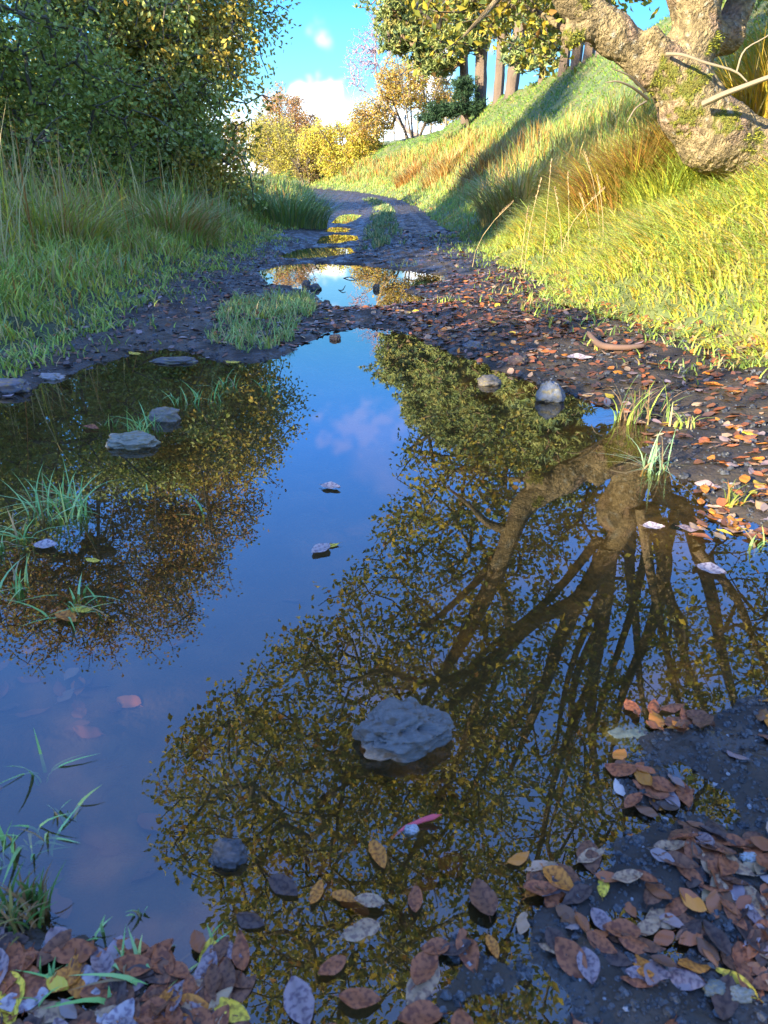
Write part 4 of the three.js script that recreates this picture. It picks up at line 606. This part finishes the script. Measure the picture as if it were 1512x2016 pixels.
{ // wet gravel
  const rnd = mulberry(650), n = 22000, g = (() => { const b = new THREE.IcosahedronGeometry(0.5, 1), P = b.attributes.position; for (let i = 0; i < P.count; i++) { const x = P.getX(i), y = P.getY(i), z = P.getZ(i), k = 1 + 0.5 * n3(x * 3, y * 3, z * 3); P.setXYZ(i, x * k * 1.15, y * k * 0.6, z * k * 0.9); } b.computeVertexNormals(); return b; })(), m = new THREE.InstancedMesh(g, M.gravel, n), o = new THREE.Object3D(), c = new THREE.Color(); let k = 0;
  for (let i = 0; i < n * 6 && k < n; i++) {
    const near = rnd() < 0.45, D = near ? 0.30 + rnd() * 0.75 : depthIn(rnd, 1, 9, 1.6), x = near ? -0.1 + rnd() * 0.85 : toeL(D) + rnd() * (toeR(D) - toeL(D)), w = toWater(x, D);
    if (w < -0.05 || (near && w < -0.03 && rnd() < 0.7)) continue;
    const y = ground(x, D), s = (near ? 0.002 + 0.007 * rnd() ** 4 : 0.005 + 0.016 * rnd() ** 5);
    o.position.set(x, y + s * 0.05, -D); o.rotation.set(rnd() * 0.6, rnd() * 6.28, rnd() * 0.6); o.scale.setScalar(s); o.updateMatrix(); m.setMatrixAt(k, o.matrix); const b = rnd() < 0.015 ? 0.22 : 0.02 + 0.05 * rnd(); m.setColorAt(k++, c.setRGB(b, b * 1.02, b * 1.08));
  }
  m.count = k; m.name = 'gravel'; shade(m); m.userData.kind = 'stuff'; tag(m, 'fine dark wet gravel on the mud', 'gravel'); scene.add(m);
}

// ------------------------------------------------------------------ fallen leaves
function fallen(seed, detail) {  // a curled willow leaf one metre long: midrib, edges that lift, a short stalk
  const rnd = mulberry(seed), mb = new MB(), nu = detail ? 9 : 3, nv = detail ? 4 : 2, wid = 0.19 + 0.16 * rnd(), curl = 0.03 + 0.40 * rnd() * rnd() * rnd(), roll = (rnd() - 0.4) * 0.8, bite = rnd() < 0.2 ? 0.15 + 0.7 * rnd() : -1, skew = (rnd() - 0.5) * 0.24, tw = (rnd() - 0.5) * 0.7, W = [1, 1, 1], rows = [];
  for (let i = 0; i <= nu; i++) { const t = i / nu, w = wid * Math.pow(Math.sin(Math.PI * Math.pow(clamp(t, 0.015, 0.985), 0.85)), 0.75); const row = []; for (let j = 0; j <= nv; j++) { const s = j / nv * 2 - 1, sa = s * tw * (t - 0.5), X = s * w * (bite > 0 && s > 0.4 ? 1 - 0.75 * Math.exp(-(((t - bite) / 0.10) ** 2)) : 1) * (1 + 0.035 * Math.sin(t * 23 + s * 5 + seed)) + skew * (t - 0.5) ** 2, Y = curl * (t - 0.45) ** 2 * 1.6 + roll * w * s * s + sa * w + 0.012 * (Math.abs(s) < 0.1 ? -1 : 0) + 0.02 * Math.sin(t * 11 + s * 3 + seed); const k = Math.abs(s) < 0.1 ? 0.75 : 1; row.push(mb.v(X, Y, t - 0.5, [k, k, k])); } rows.push(row); }
  for (let i = 0; i < nu; i++) for (let j = 0; j < nv; j++) { mb.f(rows[i][j], rows[i + 1][j], rows[i][j + 1]); mb.f(rows[i][j + 1], rows[i + 1][j], rows[i + 1][j + 1]); }
  if (detail) prism(mb, V(0, 0.02, -0.49), V(0.03, 0.03, -0.66), 0.013, 0.010, 3, [0.8, 0.7, 0.6]);
  return mb.geo();
}
{
  const rnd = mulberry(701), big = Array.from({ length: 18 }, (_, i) => fallen(710 + i, true)), small = Array.from({ length: 6 }, (_, i) => fallen(730 + i, false));
  const tones = [['russet', [0.27, 0.085, 0.03]], ['chestnut brown', [0.16, 0.065, 0.03]], ['dusky grey brown', [0.23, 0.160, 0.150]], ['dark brown', [0.075, 0.042, 0.03]], ['tan', [0.34, 0.21, 0.115]], ['orange', [0.46, 0.16, 0.02]], ['yellow', [0.60, 0.42, 0.04]], ['pale grey', [0.34, 0.28, 0.27]]];
  const blotch = tones.map(([, c], k) => { const t = grain(64, (u, v) => { const s = fbm2(u * 5 + k * 9, v * 5, 4) * 0.5 + 0.5, b = smooth(0.45, 0.7, s); return c.map((q, i) => Math.pow(clamp(lerp(q * 1.15, q * [0.55, 0.5, 0.6][i], b)), 1 / 2.2)); }, true); return new THREE.MeshPhysicalMaterial({ map: t, vertexColors: true, side: THREE.DoubleSide, roughness: 0.58, specularIntensity: 0.45 }); });
  for (const g of [...big, ...small]) { const P = g.attributes.position, U = g.attributes.uv; for (let i = 0; i < P.count; i++) U.setXY(i, P.getX(i) + 0.5, P.getZ(i) + 0.5); }
  const list = [];
  const scatter = (n, zone, where, len, w, opt = {}) => { for (let i = 0; i < n; i++) { const q = where(); if (!q) continue; const d = toWater(q[0], q[1]); if (opt.keep && !opt.keep(d)) continue; list.push({ x: q[0], D: q[1], len: len * (0.7 + 0.6 * rnd()), k: pick(rnd, w), zone, d, float: opt.float, sunk: opt.sunk }); } };
  const quad = (x0, y0, x1, y1) => () => p(x0 + rnd() * (x1 - x0), y0 + rnd() * (y1 - y0));
  const wetW = [[5, 0], [3, 1], [2.2, 2], [2, 3], [1.6, 4], [1.2, 5], [0.2, 6], [0.7, 7]], redW = [[4, 0], [4, 1], [1, 2], [4.5, 3], [1.6, 4], [0.7, 5], [0.15, 6]];
  const clump = (x, D) => fbm2(x * 6 + 40, D * 6, 2) > -0.05;
  scatter(170, 'bottom right', () => { const q = quad(1010, 1690, 1560, 2100)(); return clump(...q) ? q : null; }, 0.031, wetW);
  scatter(90, 'bottom right', quad(1080, 1700, 1560, 1950), 0.028, wetW);
  scatter(130, 'lower right', () => { const q = quad(1200, 1390, 1560, 1700)(); return clump(...q) ? q : null; }, 0.031, wetW);
  scatter(185, 'bottom left', quad(-60, 1862, 480, 2120), 0.031, wetW);
  scatter(15, 'bottom middle', quad(470, 1700, 960, 2060), 0.030, wetW);
  scatter(190, 'right', quad(1370, 830, 1620, 1070), 0.032, [[3, 5], [3, 0], [2, 4], [1, 6], [2, 2], [2, 1]]);
  scatter(40, 'left', quad(-20, 1120, 240, 1340), 0.036, [[3, 1], [2, 3], [2, 2], [1, 5]], { sunk: true });
  scatter(70, 'puddle floor', quad(-60, 900, 900, 1800), 0.036, [[3, 3], [2, 1]], { sunk: true });
  scatter(4200, 'right mud', () => { const D = 1.7 + 3.8 * rnd(); return [toeR(D) + 0.08 - Math.pow(rnd(), 1.2) * 1.1, D]; }, 0.030, redW, { keep: d => d > -0.03 });
  scatter(1500, 'strip', quad(420, 600, 1120, 690), 0.032, redW, { keep: d => d > -0.04 });
  scatter(1300, 'left mud', () => { const D = 1.9 + 5.5 * rnd(); return [toeL(D) - 0.05 + Math.pow(rnd(), 1.5) * 0.8, D]; }, 0.031, [[3, 1], [4, 3], [1, 0], [1, 2]], { keep: d => d > -0.03 });
  scatter(700, 'far mud', () => { const D = 5 + 5 * rnd(); return [toeR(D) - Math.pow(rnd(), 1.4) * 1.2, D]; }, 0.04, redW, { keep: d => d > -0.02 });
  for (const e of list) e.show = e.len / Math.hypot(e.x, e.D, EYE) * (e.sunk ? 0.25 : 1);
  list.sort((m, n) => n.show - m.show);
  const bulk = new MB(), o = new THREE.Object3D(), q = V(), up = V(0, 1, 0), nrm = V();
  const place = e => {
    const gy0 = ground(e.x, e.D), wet = e.d < 0.12 && gy0 < 0.002, h = 0.03; nrm.set(ground(e.x - h, e.D) - ground(e.x + h, e.D), 2 * h, ground(e.x, e.D + h) - ground(e.x, e.D - h)).normalize();
    o.position.set(e.x, e.sunk ? gy0 + 0.003 : Math.max(gy0, wet ? 0.001 : gy0) + 0.002 + rnd() * 0.004, -e.D);
    o.quaternion.setFromUnitVectors(up, wet && !e.sunk ? up : nrm).multiply(new THREE.Quaternion().setFromEuler(new THREE.Euler((rnd() - 0.5) * (wet ? 0.15 : 0.7), rnd() * 6.283, (rnd() - 0.5) * (wet ? 0.15 : 0.7)))); if (rnd() < 0.3) o.quaternion.multiply(new THREE.Quaternion(0, 0, 1, 0)); o.scale.setScalar(e.len); o.updateMatrix();
  };
  const areas = { 'bottom right': 'lying on the wet gravel at the bottom right', 'lower right': 'in the shallow water and mud at the lower right shore', 'bottom left': 'in the leaf pile at the bottom left corner', 'bottom middle': 'caught in shallow water at the bottom centre', right: 'on the sunlit mud at the right edge beside the olive tuft', left: 'sunk in dark water near the left edge', 'puddle floor': 'lying sunk on the floor of the puddle', 'right mud': 'on the muddy right shore', strip: 'on the strip of mud between the two puddles', 'left mud': 'on the muddy left shore', 'far mud': 'on the mud beside the second puddle' };
  const marks = [['pitted stone', 792, 1450], ['black wet stone', 452, 1690], ['greenish flat stone', 1243, 1445], ['white pebble', 1475, 1700], ['cream pebble', 1455, 1960], ['pink stalk', 815, 1630], ['dense olive tuft', 45, 1820], ['blades among brown leaves', 240, 1930], ['corner grass blades', 75, 1960], ['splayed pale shoots', 400, 1870], ['upright olive tuft', 1445, 1000], ['spiky grey green tuft', 1290, 925], ['pointed grey stone', 1083, 788], ['pale flat stone', 262, 876], ['tall tan tuft', 1262, 830], ['brown stick', 1215, 710], ['lone brown stone', 660, 668], ['fresh green tuft', 118, 1010], ['sprawling shoots', 165, 1195], ['crossed pale blades', 75, 1510]].map(([n, X, Y]) => [n, ...p(X, Y)]);
  const near = new Map(), ords = ['closest', 'second closest', 'third closest', 'fourth closest', 'fifth closest', 'sixth closest', 'seventh closest', 'eighth closest', 'ninth closest', 'tenth closest', 'eleventh closest', 'twelfth closest', 'thirteenth closest', 'fourteenth closest', 'fifteenth closest', 'sixteenth closest'];
  for (const e of list.slice(0, 300)) {
    let b = marks[0], d = 9; for (const m of marks) { const q = Math.hypot(m[1] - e.x, m[2] - e.D); if (q < d) { d = q; b = m; } }
    const dx = e.x - b[1], dz = e.D - b[2], way = Math.abs(dx) > Math.abs(dz) ? (dx < 0 ? 'left of' : 'right of') : dz > 0 ? 'beyond' : 'in front of';
    e.text = tones[e.k][0] + (e.sunk ? ' sunken leaf ' : ' fallen leaf ') + way + ' the ' + b[0]; e.far = d; near.set(e.text, [...(near.get(e.text) ?? []), e]);
  }
  for (const l of near.values()) if (l.length > 1) l.sort((m, n) => m.far - n.far).forEach((e, i) => { e.text += ', ' + (ords[i] ?? 'farther off'); });
  list.forEach((e, i) => {
    place(e);
    if (i < 300) { const m = put('fallen_leaf', big[Math.floor(rnd() * big.length)], blotch[e.k]); m.position.copy(o.position); m.quaternion.copy(o.quaternion); m.scale.copy(o.scale); tag(m, e.text, 'leaf', 'fallen leaves ' + areas[e.zone]); }
    else { const g = e.D < 1.9 ? big[Math.floor(rnd() * big.length)] : small[Math.floor(rnd() * small.length)], P = g.attributes.position, I = g.index.array, c = tint(rnd, tones[e.k][1], 0.3), b = bulk.n; for (let k = 0; k < P.count; k++) { q.fromBufferAttribute(P, k).applyMatrix4(o.matrix); bulk.v(q.x, q.y, q.z, c); } for (let k = 0; k < I.length; k += 3) bulk.f(b + I[k], b + I[k + 1], b + I[k + 2]); }
  });
  stuff('leaf_litter', bulk, M.litter, 'small brown and russet fallen leaves strewn over the mud', 'leaf litter');
  const single = (X, Y, len, turn, k, label, floats = true) => { const [x, D] = p(X, Y), m = put('fallen_leaf', big[k % big.length], blotch[k]); m.position.set(x, floats ? 0.004 : Math.max(0, ground(x, D)) + 0.004, -D); m.rotation.set(0.05, turn, 0.04); m.scale.setScalar(len); tag(m, label, 'leaf'); };
  single(632, 1086, 0.045, -0.6, 7, 'white backed floating leaf in the middle of the blue reflection'); single(650, 1077, 0.034, -1.2, 6, 'yellow floating leaf touching the white one in mid puddle');
  single(652, 962, 0.045, 1.2, 7, 'faint pale leaf just under the water in the blue reflection'); single(92, 1078, 0.045, 1.4, 7, 'thin white floating leaf below the fresh tuft at left'); single(185, 1106, 0.030, 1.3, 6, 'small yellow leaf floating in dark water at left');
  single(163, 1203, 0.036, 1.4, 6, 'yellow leaf floating beside the sprawling shoots'); single(132, 1219, 0.048, 1.0, 5, 'orange leaf floating under the yellow one at left'); single(180, 845, 0.055, 1.1, 0, 'red brown curled leaf floating left of the pale flat stone');
  single(268, 697, 0.07, 1.1, 6, 'yellow leaf on the left shore at the water edge'); single(460, 714, 0.06, 1.4, 6, 'yellow leaf floating before the grass island'); single(1402, 776, 0.06, 1.2, 5, 'bright orange leaf on the sunlit mud at the right', false); single(1140, 722, 0.09, 1.2, 7, 'long pale leaf lying on the muddy right shore', false);
  single(1286, 1041, 0.040, 1.4, 7, 'pale curled leaf floating below the grey green tuft'); single(1358, 1043, 0.042, 1.3, 2, 'dull pink leaf floating right of the pale curled one'); single(1400, 1127, 0.048, 0.9, 7, 'white leaf floating over the right hand reflected limb'); single(560, 1750, 0.034, 1.0, 3, 'dark curled leaf floating near the bottom with a blue sheen'); single(680, 1772, 0.026, 1.3, 5, 'small orange tipped leaf floating at the bottom centre'); single(745, 1688, 0.034, 0.4, 5, 'golden orange leaf standing in the water below the pitted stone'); single(830, 1940, 0.045, -0.6, 4, 'tan leaf with bright rim floating at the bottom centre'); single(590, 1980, 0.042, 0.4, 2, 'dull pink leaf resting in the shallows at the bottom'); single(970, 1870, 0.022, 0.3, 5, 'tiny orange leaf in the shallows at the lower right');
}
{ // a stick on the right shore, a pink stalk in the water, twigs in the second puddle
  const stick = (name, pts, rad, c, label, cat) => { const og = pts[0].toArray(), mb = new MB(); sweep(mb, pts, rad, 8, 0.02, barkTone(c), 0.08); const m = put(name, mb.geo(og), M.bark2); m.position.set(...og); tag(m, label, cat); };
  const on = (X, Y, h) => { const [x, D] = p(X, Y); return V(x, Math.max(0, ground(x, D)) + h, -D); };
  stick('stick', [on(1155, 685, 0.02), on(1185, 708, 0.022), on(1225, 712, 0.02), on(1262, 712, 0.016)], [0.010, 0.012, 0.011, 0.008], [0.14, 0.08, 0.055], 'bent brown stick lying on the muddy right shore', 'stick');
  stick('leaf_stalk', [on(770, 1645, -0.004), on(800, 1630, 0.002), on(835, 1622, 0.006), on(852, 1620, 0.008)], [0.0016, 0.0018, 0.0026, 0.003], [0.55, 0.08, 0.09], 'bright pink red stalk lying in the water below the stone', 'stalk');
  stick('twig', [on(676, 548, 0.0), on(688, 549, 0.012), on(699, 551, 0.004)], [0.004, 0.003, 0.003], [0.05, 0.04, 0.04], 'looped dark twig in the second puddle', 'twig');
  stick('twig', [on(666, 571, 0.0), on(674, 574, 0.008), on(680, 569, 0.02)], [0.003, 0.003, 0.002], [0.05, 0.04, 0.04], 'forked dark twig standing in the second puddle', 'twig');
}
renderer.render(scene, camera);
